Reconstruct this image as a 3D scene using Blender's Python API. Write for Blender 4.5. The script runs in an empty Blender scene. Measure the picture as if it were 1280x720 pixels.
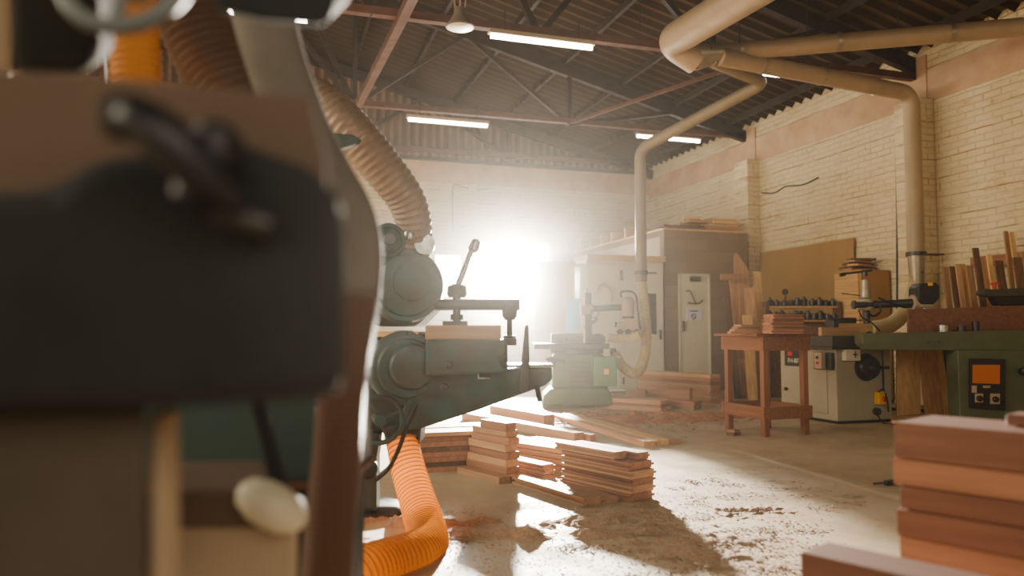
import bpy, bmesh, math, random
from mathutils import Vector, Matrix, noise
random.seed(7)
PI = math.pi
SC = bpy.context.scene
COL = SC.collection
F_PX, PITCH, YAW, CAMZ = 950.0, math.atan(55/950), math.radians(17.5), 1.0
RV = Vector((math.cos(YAW), -math.sin(YAW), 0))      # right of the view, level
FV = Vector((math.sin(YAW), math.cos(YAW), 0))       # forward, level
UZ = Vector((0, 0, 1))
RX, RY = Vector((1, 0, 0)), Vector((0, 1, 0))

# ------------------------------------------------------------------ measuring
def _ray(px, py):
    a, b = (px-640)/F_PX, (360-py)/F_PX
    return RV*a + FV*(math.cos(PITCH)-b*math.sin(PITCH)) + UZ*(math.sin(PITCH)+b*math.cos(PITCH))
def V(px, py, d):
    r = _ray(px, py); return Vector((0, 0, CAMZ)) + r*(d/r.dot(FV))
def onz(px, py, z=0.0):
    r = _ray(px, py); return Vector((0, 0, CAMZ)) + r*((z-CAMZ)/r.z)
def ony(px, py, y):
    r = _ray(px, py); return Vector((0, 0, CAMZ)) + r*(y/r.y)
def onx(px, py, x):
    r = _ray(px, py); return Vector((0, 0, CAMZ)) + r*(x/r.x)

# ------------------------------------------------------------------ materials
def lin(c):
    def f(u):
        u /= 255.0
        return u/12.92 if u <= .04045 else ((u+.055)/1.055)**2.4
    return (f(c[0]), f(c[1]), f(c[2]), 1)
class N:
    def __init__(s, name):
        s.m = bpy.data.materials.new(name); s.m.use_nodes = True
        s.t = s.m.node_tree; s.t.nodes.clear()
        s.out = s.n('ShaderNodeOutputMaterial')
    def n(s, typ, **kw):
        nd = s.t.nodes.new(typ)
        for k, v in kw.items():
            if k.startswith('i_'):
                nd.inputs[k[2:].replace('_', ' ')].default_value = v
            else: setattr(nd, k, v)
        return nd
    def l(s, a, b): s.t.links.new(a, b)
    def bsdf(s, **kw):
        b = s.n('ShaderNodeBsdfPrincipled')
        for k, v in kw.items(): b.inputs[k.replace('_', ' ')].default_value = v
        s.l(b.outputs[0], s.out.inputs[0]); return b
    def mixc(s, fac, a, b, mode='MIX'):
        m = s.n('ShaderNodeMix', data_type='RGBA', blend_type=mode)
        for sock, v in ((0, fac), (6, a), (7, b)):
            if hasattr(v, 'links'): s.l(v, m.inputs[sock])
            else: m.inputs[sock].default_value = v
        return m.outputs[2]
    def ramp(s, src, stops):
        r = s.n('ShaderNodeValToRGB'); e = r.color_ramp.elements
        while len(e) < len(stops): e.new(.5)
        for i, (p, c) in enumerate(stops):
            e[i].position = p; e[i].color = c if len(c) == 4 else (*c, 1)
        s.l(src, r.inputs[0]); return r.outputs[0]
    def coord(s, scale=(1, 1, 1), rand=False, rot=(0, 0, 0)):
        tc = s.n('ShaderNodeTexCoord'); mp = s.n('ShaderNodeMapping')
        mp.inputs['Scale'].default_value = scale; mp.inputs['Rotation'].default_value = rot
        s.l(tc.outputs['Object'], mp.inputs[0])
        if rand:
            oi = s.n('ShaderNodeObjectInfo'); mu = s.n('ShaderNodeVectorMath', operation='SCALE')
            cb = s.n('ShaderNodeCombineXYZ')
            for i in range(3): s.l(oi.outputs['Random'], cb.inputs[i])
            s.l(cb.outputs[0], mu.inputs[0]); mu.inputs['Scale'].default_value = 37.0
            s.l(mu.outputs[0], mp.inputs['Location'])
        return mp.outputs[0]
    def noise(s, vec, scale, detail=4, rough=.55):
        nz = s.n('ShaderNodeTexNoise'); nz.inputs['Scale'].default_value = scale
        nz.inputs['Detail'].default_value = detail; nz.inputs['Roughness'].default_value = rough
        s.l(vec, nz.inputs['Vector']); return nz.outputs[0]
    def bump(s, b, h, strength=.3, dist=.01):
        bp = s.n('ShaderNodeBump'); bp.inputs['Strength'].default_value = strength
        bp.inputs['Distance'].default_value = dist
        s.l(h, bp.inputs['Height']); s.l(bp.outputs[0], b.inputs['Normal']); return bp

def paint(name, c, rough=.5, metal=0., var=.25, scale=6., dark=None, bump=.06, spec=.5):
    k = N(name); b = k.bsdf(Roughness=rough, Metallic=metal); b.inputs['Specular IOR Level'].default_value = spec
    v = k.coord(); nz = k.noise(v, scale, 6, .65)
    base = lin(c); dk = lin(dark) if dark else tuple(x*(1-var) for x in base[:3]) + (1,)
    fac = k.ramp(nz, [(.35, (0, 0, 0)), (.7, (1, 1, 1))])
    k.l(k.mixc(fac, dk, base), b.inputs['Base Color'])
    k.l(k.ramp(k.noise(v, scale*2.3), [(.3, (max(0, rough-.15),)*3), (.7, (min(1, rough+.15),)*3)]), b.inputs['Roughness'])
    if bump: k.bump(b, k.noise(v, scale*9), bump, .004)
    return k.m
def wood(name, c1, c2, rough=.6, grain=1.0, along='Y', tint=.25):
    k = N(name); b = k.bsdf(Roughness=rough); b.inputs['Specular IOR Level'].default_value = .35
    sc = {'Y': (14*grain, .7, 14*grain), 'X': (.7, 14*grain, 14*grain), 'Z': (14*grain, 14*grain, .7)}[along]
    v = k.coord(sc, rand=True)
    g = k.noise(v, 2.0, 6, .62)
    col = k.ramp(g, [(.28, lin(c2)), (.5, lin(tuple((x+y)/2 for x, y in zip(c1, c2)))), (.72, lin(c1))])
    oi = k.n('ShaderNodeObjectInfo'); hs = k.n('ShaderNodeHueSaturation')
    mr = k.n('ShaderNodeMapRange'); mr.inputs['To Min'].default_value = 1-tint; mr.inputs['To Max'].default_value = 1+tint
    k.l(oi.outputs['Random'], mr.inputs[0]); k.l(mr.outputs[0], hs.inputs['Value']); k.l(col, hs.inputs['Color'])
    k.l(hs.outputs[0], b.inputs['Base Color'])
    k.bump(b, g, .12, .003)
    return k.m
def emit(name, c, s):
    k = N(name); e = k.n('ShaderNodeEmission'); e.inputs[0].default_value = lin(c); e.inputs[1].default_value = s
    k.l(e.outputs[0], k.out.inputs[0]); return k.m
def brick(name, axes, c1=(222, 207, 168), c2=(206, 187, 146), mortar=(184, 152, 112)):
    k = N(name); b = k.bsdf(Roughness=.9); b.inputs['Specular IOR Level'].default_value = .15
    tc = k.n('ShaderNodeTexCoord'); sp = k.n('ShaderNodeSeparateXYZ'); cb = k.n('ShaderNodeCombineXYZ')
    k.l(tc.outputs['Object'], sp.inputs[0])
    wob = k.n('ShaderNodeMath', operation='MULTIPLY_ADD'); wob.inputs[1].default_value = .05
    k.l(k.noise(tc.outputs['Object'], 1.7, 3), wob.inputs[0]); k.l(sp.outputs[2], wob.inputs[2])
    k.l(sp.outputs[axes], cb.inputs[0]); k.l(wob.outputs[0], cb.inputs[1])
    bt = k.n('ShaderNodeTexBrick'); k.l(cb.outputs[0], bt.inputs['Vector'])
    bt.inputs['Scale'].default_value = 1.0; bt.inputs['Brick Width'].default_value = .25; bt.inputs['Row Height'].default_value = .085
    bt.inputs['Mortar Size'].default_value = .012; bt.inputs['Mortar Smooth'].default_value = .55
    bt.inputs['Color1'].default_value = lin(c1); bt.inputs['Color2'].default_value = lin(c2); bt.inputs['Mortar'].default_value = lin(mortar)
    big = k.noise(tc.outputs['Object'], .9, 7, .7)
    # whitewash covers most joints, bare joints show in long streaks
    st = k.n('ShaderNodeMapping'); st.inputs['Scale'].default_value = (.55, .55, 2.6); k.l(tc.outputs['Object'], st.inputs[0])
    streak = k.ramp(k.noise(st.outputs[0], 1.6, 5, .7), [(.44, (.04, .04, .04)), (.72, (1, 1, 1))])
    wash = k.mixc(k.ramp(big, [(.3, (0, 0, 0)), (.7, (1, 1, 1))]), lin(c2), lin(c1))
    col = k.mixc(streak, wash, bt.outputs['Color'])
    b2 = k.n('ShaderNodeTexBrick'); k.l(cb.outputs[0], b2.inputs['Vector'])
    for nm_, v_ in (('Scale', 1.), ('Brick Width', 2.6), ('Row Height', .255), ('Mortar Size', .012), ('Mortar Smooth', .6)): b2.inputs[nm_].default_value = v_
    lm = k.n('ShaderNodeMath', operation='MULTIPLY'); k.l(b2.outputs['Fac'], lm.inputs[0])
    k.l(k.ramp(k.noise(st.outputs[0], 2.3, 6, .7), [(.47, (0, 0, 0)), (.6, (.85, .85, .85))]), lm.inputs[1])
    col = k.mixc(lm.outputs[0], col, lin((158, 112, 68)))
    stain = k.ramp(k.noise(st.outputs[0], 4.0, 8, .75), [(.54, (1, 1, 1)), (.74, (.7, .54, .38))])
    k.l(k.mixc(1.0, col, stain, 'MULTIPLY'), b.inputs['Base Color'])
    hgt = k.n('ShaderNodeMath', operation='MULTIPLY_ADD'); hgt.inputs[1].default_value = -1.0
    k.l(bt.outputs['Fac'], hgt.inputs[0]); k.l(k.noise(tc.outputs['Object'], 14, 5), hgt.inputs[2])
    k.bump(b, hgt.outputs[0], .6, .02)
    return k.m
def hose_mat(name, c, trans, rough=.45, mixf=.75):
    k = N(name); b = k.n('ShaderNodeBsdfPrincipled'); b.inputs['Base Color'].default_value = lin(c); b.inputs['Roughness'].default_value = rough
    b.inputs['Specular IOR Level'].default_value = .15
    t = k.n('ShaderNodeBsdfTranslucent'); t.inputs[0].default_value = lin(trans)
    mx = k.n('ShaderNodeMixShader'); mx.inputs[0].default_value = mixf
    k.l(b.outputs[0], mx.inputs[1]); k.l(t.outputs[0], mx.inputs[2]); k.l(mx.outputs[0], k.out.inputs[0]); return k.m
def plain(name, c, rough=.5, metal=0.):
    k = N(name); k.bsdf(Base_Color=lin(c), Roughness=rough, Metallic=metal); return k.m

M = {}; YF_ = -4.5
M['brick_x'] = brick('white_brick_side', 1); M['brick_y'] = brick('white_brick_back', 0)
M['band'] = paint('rose_plaster', (206, 174, 138), .95, 0, .2, 2.2, dark=(184, 150, 116), spec=.1)
def sheet_mat(name, c, axis, period, lo=.25):
    k = N(name); b = k.bsdf(Roughness=.8); b.inputs['Specular IOR Level'].default_value = .2
    tc = k.n('ShaderNodeTexCoord'); sp = k.n('ShaderNodeSeparateXYZ'); k.l(tc.outputs['Object'], sp.inputs[0])
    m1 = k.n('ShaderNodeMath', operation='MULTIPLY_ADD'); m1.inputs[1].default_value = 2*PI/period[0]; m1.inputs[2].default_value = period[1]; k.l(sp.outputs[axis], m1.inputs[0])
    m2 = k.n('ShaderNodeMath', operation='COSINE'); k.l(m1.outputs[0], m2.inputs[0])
    band = k.ramp(m2.outputs[0], [(.0, (lo, lo, lo)), (.75, (1, 1, 1))])     # valleys painted darker as shade, so the corrugations show
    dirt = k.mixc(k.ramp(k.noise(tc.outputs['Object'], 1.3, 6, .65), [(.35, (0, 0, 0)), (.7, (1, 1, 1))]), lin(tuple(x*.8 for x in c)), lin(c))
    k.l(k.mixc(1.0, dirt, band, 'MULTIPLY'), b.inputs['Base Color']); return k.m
M['sheet'] = sheet_mat('old_roof_sheet', (108, 88, 70), 1, (.24, -YF_*2*PI/.24))
M['clad'] = sheet_mat('gable_sheet', (128, 104, 84), 0, (.18, 0), .6)
M['_old'] = paint('old_roof_sheet_edge', (84, 70, 56), .8, 0, .4, 1.3, dark=(58, 47, 38), spec=.2)
M['_old2'] = paint('gable_sheet_edge', (126, 102, 82), .8, 0, .35, 1.2, spec=.2)
M['steel'] = paint('red_oxide_steel', (100, 68, 54), .7, 0, .35, 3, spec=.25)
M['steel_d'] = paint('dark_steel', (56, 44, 38), .7, 0, .35, 3, spec=.25)
M['galv'] = paint('galvanised_duct', (160, 148, 122), .4, .6, .22, 4, bump=.02)
M['galv_b'] = paint('painted_duct', (166, 142, 108), .55, .12, .2, 3, bump=.02)
M['white'] = paint('cream_gloss', (214, 204, 176), .5, 0, .1, 2)
M['block'] = None
M['teal'] = paint('teal_machine_paint', (46, 84, 84), .42, .1, .35, 5, dark=(66, 60, 54))
M['teal_d'] = paint('dark_teal_paint', (44, 64, 60), .5, .1, .3, 5, dark=(62, 54, 48))
M['green'] = paint('grey_green_paint', (80, 98, 70), .5, 0, .2, 4)
M['green_b'] = paint('switchbox_green', (84, 122, 82), .45, 0, .15, 4)
M['green_d'] = paint('olive_green_paint', (84, 90, 60), .5, 0, .25, 4)
M['grey'] = paint('machine_grey_paint', (158, 148, 122), .55, 0, .12, 3)
M['cast'] = paint('cast_iron', (70, 68, 66), .45, .5, .3, 8)
M['black'] = paint('black_plastic', (26, 26, 30), .4, 0, .2, 8)
M['soot'] = paint('dark_machine_paint', (44, 46, 46), .7, .0, .3, 3, spec=.2)
M['tan'] = paint('dusty_brown_board', (106, 90, 76), .8, 0, .2, 2, spec=.15)
M['beige'] = paint('dusty_beige_paint', (178, 156, 128), .7, 0, .2, 3, spec=.2)
M['taupe'] = paint('dusty_taupe_paint', (84, 76, 66), .8, 0, .25, 3, spec=.15)
M['chrome'] = paint('bright_steel', (190, 186, 178), .28, .9, .2, 10)
M['w_red'] = wood('meranti', (176, 126, 92), (136, 90, 64))
M['w_mid'] = wood('sawn_timber', (192, 152, 110), (156, 114, 80))
M['w_pale'] = wood('pale_pine', (222, 182, 120), (186, 140, 84))
M['w_bench'] = wood('bench_timber', (140, 88, 54), (104, 62, 36), tint=.1)
M['w_dark'] = wood('dark_offcut', (126, 94, 68), (86, 62, 46))
M['w_redd'] = wood('close_red_timber', (126, 84, 62), (98, 62, 45), tint=.16)
M['mdf'] = paint('brown_hardboard', (160, 128, 80), .75, 0, .1, 1.5, spec=.15)
M['cab'] = paint('varnished_cabinet', (170, 126, 72), .55, 0, .15, 2)
M['hose_o'] = hose_mat('amber_hose', (220, 160, 84), (255, 198, 62), mixf=.85)
M['hose_br'] = hose_mat('brown_hose', (124, 98, 78), (160, 104, 60), mixf=.25)
M['hose_or'] = hose_mat('orange_hose', (216, 160, 84), (255, 190, 90))
M['hose_y'] = hose_mat('cream_hose', (212, 194, 146), (214, 196, 146), mixf=.4)
M['flexm'] = paint('dusty_flexible_duct', (150, 126, 104), .5, .3, .3, 12)
M['brown_rib'] = paint('brown_ribbed_plastic', (88, 68, 56), .6, 0, .2, 3)
M['grey_pipe'] = paint('dull_sheet_metal', (116, 110, 100), .85, .0, .25, 6, spec=.15)
M['wheel'] = paint('worn_wheel_paint', (112, 120, 118), .5, .0, .2, 8)
M['orange_rib'] = paint('orange_ribbed_plastic', (196, 128, 56), .5, 0, .15, 3)
M['olive'] = paint('dark_olive_housing', (44, 44, 36), .9, 0, .2, 4, spec=.1)
M['rib_b'] = plain('brown_hose_wire', (92, 58, 40), .6)
M['duct_d'] = paint('dull_branch_duct', (140, 124, 94), .6, .1, .2, 3, bump=.02)
M['teal_c'] = paint('deep_teal_enamel', (48, 72, 68), .5, 0, .25, 3)
M['yellow'] = plain('yellow_switch', (232, 172, 30), .45)
M['redp'] = plain('red_button', (190, 30, 44), .4)
M['tube'] = emit('fluorescent_tube', (255, 248, 232), 44)
M['pane'] = emit('bright_daylight_glass', (255, 250, 240), 15)
M['paper'] = plain('paper', (206, 204, 214), .8)
M['ink'] = plain('ink', (40, 40, 46), .7)
M['lettering'] = plain('pale_lettering', (206, 196, 170), .6)
M['glassy'] = None
M['screen'] = N('amber_screen')
_b = M['screen'].bsdf(Base_Color=lin((150, 78, 22)), Roughness=.3); _b.inputs['Emission Color'].default_value = lin((220, 110, 30)); _b.inputs['Emission Strength'].default_value = .12
M['screen'] = M['screen'].m
_k = N('blue_guard'); _g = _k.bsdf(Base_Color=lin((150, 190, 205)), Roughness=.15, Alpha=.55); M['glassy'] = _k.m
def block_mat():
    k = N('concrete_block'); b = k.bsdf(Roughness=.95); b.inputs['Specular IOR Level'].default_value = .1
    tc = k.n('ShaderNodeTexCoord'); sp = k.n('ShaderNodeSeparateXYZ'); cb = k.n('ShaderNodeCombineXYZ'); ad = k.n('ShaderNodeMath', operation='ADD')
    k.l(tc.outputs['Object'], sp.inputs[0]); k.l(sp.outputs[0], ad.inputs[0]); k.l(sp.outputs[1], ad.inputs[1])
    k.l(ad.outputs[0], cb.inputs[0]); k.l(sp.outputs[2], cb.inputs[1])
    bt = k.n('ShaderNodeTexBrick'); k.l(cb.outputs[0], bt.inputs[0]); bt.inputs['Scale'].default_value = 1
    bt.inputs['Brick Width'].default_value = .42; bt.inputs['Row Height'].default_value = .2; bt.inputs['Mortar Size'].default_value = .008
    bt.inputs['Color1'].default_value = lin((140, 118, 94)); bt.inputs['Color2'].default_value = lin((124, 104, 82)); bt.inputs['Mortar'].default_value = lin((116, 98, 78))
    k.l(k.mixc(k.noise(tc.outputs['Object'], 3, 6), bt.outputs[0], lin((132, 112, 90))), b.inputs['Base Color'])
    k.bump(b, k.noise(tc.outputs['Object'], 60), .3, .004); return k.m
M['block'] = block_mat()
def floor_mat():
    k = N('dusty_concrete'); b = k.bsdf(Roughness=.6)
    tc = k.n('ShaderNodeTexCoord'); v = tc.outputs['Object']
    n1 = k.noise(v, .8, 8, .65); n2 = k.noise(v, 7, 8, .7)
    c = k.ramp(n1, [(.3, lin((136, 116, 88))), (.5, lin((166, 146, 114))), (.72, lin((186, 166, 132)))])
    dust = k.ramp(n2, [(.5, (0, 0, 0)), (.68, (1, 1, 1))])
    c = k.mixc(dust, c, lin((176, 134, 96)))
    crack = k.n('ShaderNodeMapping'); crack.inputs['Scale'].default_value = (.5, 2.2, 1); k.l(v, crack.inputs[0])
    c = k.mixc(k.ramp(k.noise(crack.outputs[0], 2.4, 9, .8), [(.6, (0, 0, 0)), (.78, (.6, .6, .6))]), c, lin((110, 86, 62)))
    k.l(c, b.inputs['Base Color'])
    k.l(k.ramp(k.noise(v, 2.2, 6), [(.35, (.42,)*3), (.65, (.75,)*3)]), b.inputs['Roughness'])
    k.bump(b, k.noise(v, 16, 10, .75), .25, .01); return k.m
M['floor'] = floor_mat()
k_ = N('wood_shaving'); _b = k_.bsdf(Roughness=.9)
k_.l(k_.ramp(k_.noise(k_.coord(), 60, 4), [(.3, lin((184, 144, 112))), (.7, lin((224, 188, 150)))]), _b.inputs['Base Color'])
k_.bump(_b, k_.noise(k_.coord(), 55, 8, .8), 1.0, .03); M['shav'] = k_.m
M['shav_r'] = paint('reddish_shavings', (184, 128, 90), .95, 0, .3, 40, dark=(140, 90, 60), bump=.8, spec=.1)

M['rib'] = plain('hose_wire', (176, 98, 30), .6)
for _n, _a in (('w_red', ((176, 126, 92), (136, 90, 64))), ('w_mid', ((192, 152, 110), (156, 114, 80))), ('w_pale', ((222, 182, 120), (186, 140, 84))), ('w_dark', ((126, 94, 68), (86, 62, 46)))):
    M[_n+'_z'] = wood(_n+'_upright', *_a, along='Z')
M['w_bench_z'] = wood('bench_leg_timber', (140, 88, 54), (104, 62, 36), along='Z', tint=.1)
M['taupe_z'] = M['taupe']
# ------------------------------------------------------------------ mesh builder
WM = {}
def tag(o, label=None, cat=None, group=None, kind=None):
    if label: o['label'] = label
    if cat: o['category'] = cat
    if group: o['group'] = group
    if kind: o['kind'] = kind
    return o
def thing(name, label, cat, loc=(0, 0, 0), rz=0., group=None, kind=None):
    o = bpy.data.objects.new(name, None); COL.objects.link(o); o.empty_display_size = .1
    o.location = loc; o.rotation_euler = (0, 0, rz)
    WM[o.name] = Matrix.Translation(Vector(loc)) @ Matrix.Rotation(rz, 4, 'Z')
    return tag(o, label, cat, group, kind)
def frame(ax):
    ax = Vector(ax).normalized(); h = UZ if abs(ax.z) < .95 else RX
    u = h.cross(ax).normalized(); return u, ax.cross(u)
class MB:
    def __init__(s): s.b = bmesh.new()
    def quad(s, pts):
        return s.b.faces.new([s.b.verts.new(p) for p in pts])
    def box(s, c, size, X=RX, Y=RY, Z=UZ, rz=None):
        c = Vector(c)
        if rz is not None: X = Vector((math.cos(rz), math.sin(rz), 0)); Y = Vector((-math.sin(rz), math.cos(rz), 0)); Z = UZ
        a, b_, d = [Vector(v).normalized()*(q/2) for v, q in zip((X, Y, Z), size)]
        v = [s.b.verts.new(c + a*i + b_*j + d*k) for k in (-1, 1) for j in (-1, 1) for i in (-1, 1)]
        for f in ((0, 2, 3, 1), (4, 5, 7, 6), (0, 1, 5, 4), (2, 6, 7, 3), (0, 4, 6, 2), (1, 3, 7, 5)):
            s.b.faces.new([v[i] for i in f])
        return s
    def bb(s, p0, p1):
        p0, p1 = Vector(p0), Vector(p1); return s.box((p0+p1)/2, [abs(a-b) for a, b in zip(p0, p1)])
    def bar(s, p0, p1, w, h, up=UZ):
        p0, p1 = Vector(p0), Vector(p1); y = (p1-p0).normalized()
        x = y.cross(up)
        if x.length < 1e-4: x = y.cross(RX)
        x.normalize(); z = x.cross(y)
        return s.box((p0+p1)/2, (w, (p1-p0).length, h), x, y, z)
    def prism(s, pts, ext):
        ext = Vector(ext); n = len(pts)
        a = [s.b.verts.new(p) for p in pts]; c = [s.b.verts.new(Vector(p)+ext) for p in pts]
        s.b.faces.new(a); s.b.faces.new(c[::-1])
        for i in range(n):
            j = (i+1) % n; s.b.faces.new((a[j], a[i], c[i], c[j]))
        return s
    def pp(s, pix, d0, d1):          # outline measured at depth d0, extruded along the view's level axis
        return s.prism([V(x, y, d0) for x, y in pix], FV*(d1-d0))
    def ps(s, pix, d0, ext):         # outline at depth d0, extruded by a free vector
        return s.prism([V(x, y, d0) for x, y in pix], ext)
    def lathe(s, p, ax, prof, seg=24, caps=True):
        p = Vector(p); ax = Vector(ax).normalized(); u, w = frame(ax); rings = []
        for t, r in prof:
            rings.append([s.b.verts.new(p + ax*t + (u*math.cos(2*PI*i/seg) + w*math.sin(2*PI*i/seg))*max(r, 1e-4)) for i in range(seg)])
        for A, B in zip(rings, rings[1:]):
            for i in range(seg): s.b.faces.new((A[i], A[(i+1) % seg], B[(i+1) % seg], B[i]))
        if caps: s.b.faces.new(rings[0][::-1]); s.b.faces.new(rings[-1])
        return s
    def cyl(s, p0, p1, r, r1=None, seg=20):
        p0, p1 = Vector(p0), Vector(p1); return s.lathe(p0, p1-p0, [(0, r), ((p1-p0).length, r if r1 is None else r1)], seg)
    def torus(s, c, ax, R, r, seg=40, ms=10):
        c = Vector(c); u, w = frame(ax); pts = [c + (u*math.cos(2*PI*i/seg)+w*math.sin(2*PI*i/seg))*R for i in range(seg)]
        return s.tube(pts, r, ms, closed=True)
    def tube(s, pts, r, seg=14, closed=False, caps=True):
        n = len(pts); pts = [Vector(p) for p in pts]; rr = r if isinstance(r, list) else [r]*n
        T = []
        for i in range(n):
            a = pts[(i-1) % n] if closed or i else pts[0]; b = pts[(i+1) % n] if closed or i < n-1 else pts[-1]
            T.append((b-a).normalized())
        u, _ = frame(T[0]); rings = []
        for i in range(n):
            u = (u - T[i]*u.dot(T[i])).normalized(); w = T[i].cross(u)
            rings.append([s.b.verts.new(pts[i] + (u*math.cos(2*PI*k/seg)+w*math.sin(2*PI*k/seg))*rr[i]) for k in range(seg)])
        for i in range(n if closed else n-1):
            A, B = rings[i], rings[(i+1) % n]
            off = 0
            if closed and i == n-1:
                off = min(range(seg), key=lambda o: (A[0].co-B[o].co).length)
            for k in range(seg):
                s.b.faces.new((A[k], A[(k+1) % seg], B[(k+1+off) % seg], B[(k+off) % seg]))
        if caps and not closed: s.b.faces.new(rings[0][::-1]); s.b.faces.new(rings[-1])
        return s
    def build(s, name, m, parent=None, smooth=False, bevel=0., loc=None, rz=0., mats=None, label=None, cat=None, group=None, kind=None):
        if parent is not None: W = WM[parent.name]
        elif loc is not None: W = Matrix.Translation(Vector(loc)) @ Matrix.Rotation(rz, 4, 'Z')
        else:
            lo = [min(v.co[i] for v in s.b.verts) for i in range(3)]; hi = [max(v.co[i] for v in s.b.verts) for i in range(3)]
            loc = Vector(((lo[0]+hi[0])/2, (lo[1]+hi[1])/2, lo[2])); W = Matrix.Translation(loc)
        bmesh.ops.transform(s.b, matrix=W.inverted(), verts=s.b.verts)
        bmesh.ops.recalc_face_normals(s.b, faces=s.b.faces)
        me = bpy.data.meshes.new(name); s.b.to_mesh(me); s.b.free()
        me.materials.append(m)
        if smooth:
            for p in me.polygons: p.use_smooth = True
            me.set_sharp_from_angle(angle=math.radians(42))
        o = bpy.data.objects.new(name, me); COL.objects.link(o)
        if parent is not None: o.parent = parent
        else: o.matrix_world = W; o.location = W.translation; o.rotation_euler = (0, 0, rz)
        WM[o.name] = W
        if bevel:
            bv = o.modifiers.new('edge', 'BEVEL'); bv.width = bevel; bv.segments = 2; bv.limit_method = 'ANGLE'
        return tag(o, label, cat, group, kind)
def dup(root, loc, rz=0., label=None):
    r = root.copy(); COL.objects.link(r); r.location = loc; r.rotation_euler = (0, 0, rz)
    if label: r['label'] = label
    for ch in list(root.children):
        c = ch.copy(); COL.objects.link(c); c.parent = r
        for g in list(ch.children):
            d = g.copy(); COL.objects.link(d); d.parent = c
    return r
def spline(P, n=12):
    P = [Vector(p) for p in P]; Q = [P[0]*2-P[1]] + P + [P[-1]*2-P[-2]]; out = []
    for i in range(1, len(Q)-2):
        a, b, c, d = Q[i-1:i+3]
        for k in range(n):
            t = k/n
            out.append(.5*((2*b) + (c-a)*t + (2*a-5*b+4*c-d)*t*t + (3*b-a-3*c+d)*t**3))
    out.append(P[-1]); return out
def resample(pts, step):
    out = [pts[0]]; acc = 0.
    for a, b in zip(pts, pts[1:]):
        L = (b-a).length; t = step-acc
        while t <= L: out.append(a.lerp(b, t/L)); t += step
        acc = (acc+L) % step
    return out
def corrug(P, r, pitch, amp, r1=None, seg=26):
    pts = resample(spline(P, 24), pitch/4); n = len(pts); r1 = r if r1 is None else r1
    rr = [r+(r1-r)*i/n + amp*(1, 0, -1, 0)[i % 4] for i in range(n)]
    return MB().tube(pts, rr, seg)
def fillet(P, rad, n=8):
    P = [Vector(p) for p in P]; out = [P[0]]
    for a, b, c in zip(P, P[1:], P[2:]):
        u, w = (a-b).normalized(), (c-b).normalized(); R = min(rad, (a-b).length*.45, (c-b).length*.45)
        s0, s1 = b+u*R, b+w*R
        for i in range(n+1):
            t = i/n; out.append(s0*(1-t)**2 + b*2*t*(1-t) + s1*t*t)
    out.append(P[-1]); return out
ORD = ['topmost', 'second from the top', 'third from the top', 'fourth from the top', 'fifth from the top', 'sixth from the top', 'seventh from the top',
       'eighth from the top', 'ninth from the top', 'tenth from the top', 'eleventh from the top', 'twelfth from the top']
def board(c, rz, w, l, t, m, label, group=None, name='timber_board', cat='board', tongue=False, tilt=None, kind=None, bevel=.002):
    """c = bottom centre; long side runs along the local Y axis"""
    b = MB(); c = Vector(c)
    X = Vector((math.cos(rz), math.sin(rz), 0)); Y = Vector((-math.sin(rz), math.cos(rz), 0))
    if tongue:
        k, g = t*.16, min(.022, w*.15)
        pr = [(-w/2, 0), (w/2, 0), (w/2, t/2-k), (w/2+g, t/2-k), (w/2+g, t/2+k), (w/2, t/2+k), (w/2, t), (-w/2, t), (-w/2, t/2+k), (-w/2+g, t/2+k), (-w/2+g, t/2-k), (-w/2, t/2-k)]
        b.prism([c + X*x + UZ*z - Y*l/2 for x, z in pr], Y*l)
    else:
        b.box(c + UZ*t/2, (w, l, t), X, Y)
    o = b.build(name, m, None, bevel=bevel, loc=c, rz=rz, label=label, cat=cat, group=group, kind=kind)
    if tilt: o.rotation_euler = (tilt[0], tilt[1], rz)
    return o

# ------------------------------------------------------------------ the building
W = 8.4; YB = 15.9; EAVE = 4.75; RIDGE = -.7; SL = .25
def roofz(x): return EAVE + SL*(W-x) if x >= RIDGE else EAVE + SL*(W-RIDGE) - SL*(RIDGE-x)
XL = 2*RIDGE - W; YF = -4.5
MB().bb((XL-.3, YF, -.2), (W+.3, YB+.3, 0)).build('floor', M['floor'], None, loc=(0, 0, 0), label='dusty cream concrete floor of the workshop', cat='floor', kind='structure')
b = MB()      # right wall: brick below and above a smooth band
b.bb((W, YF, 0), (W+.25, YB+.25, 4.1)); b.bb((W, YF, 4.55), (W+.25, YB+.25, 4.9))
b.build('wall_right', M['brick_x'], None, loc=(0, 0, 0), label='long whitewashed brick wall on the right', cat='wall', kind='structure')
MB().bb((W-.015, YF, 4.1), (W+.25, YB+.25, 4.55)).build('trim_1', M['band'], None, loc=(0, 0, 0), bevel=.01, label='smooth rose plaster band along top of the long brick wall', cat='trim', kind='structure')
# back wall with two openings
wins = []
for (x0, y0, x1, y1) in ((541, 316, 580, 374), (590, 302, 690, 384)):
    a, c = ony(x0, y1, YB), ony(x1, y0, YB); wins.append((a.x, a.z, c.x, c.z))
b = MB(); xs = [XL] + [v for w_ in wins for v in (w_[0], w_[2])] + [W]
for i in range(0, len(xs), 2): b.bb((xs[i], YB, 0), (xs[i+1], YB+.25, 4.2))
for w_ in wins: b.bb((w_[0], YB, 0), (w_[2], YB+.25, w_[1])); b.bb((w_[0], YB, w_[3]), (w_[2], YB+.25, 4.2))
b.build('wall_back', M['brick_y'], None, loc=(0, 0, 0), label='whitewashed brick end wall with the glaring windows', cat='wall', kind='structure')
MB().bb((XL, YB-.015, 4.2), (W, YB+.25, 4.68)).build('trim_2', M['band'], None, loc=(0, 0, 0), label='rose plaster band across the end wall under the sheet cladding', cat='trim', kind='structure')
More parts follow.
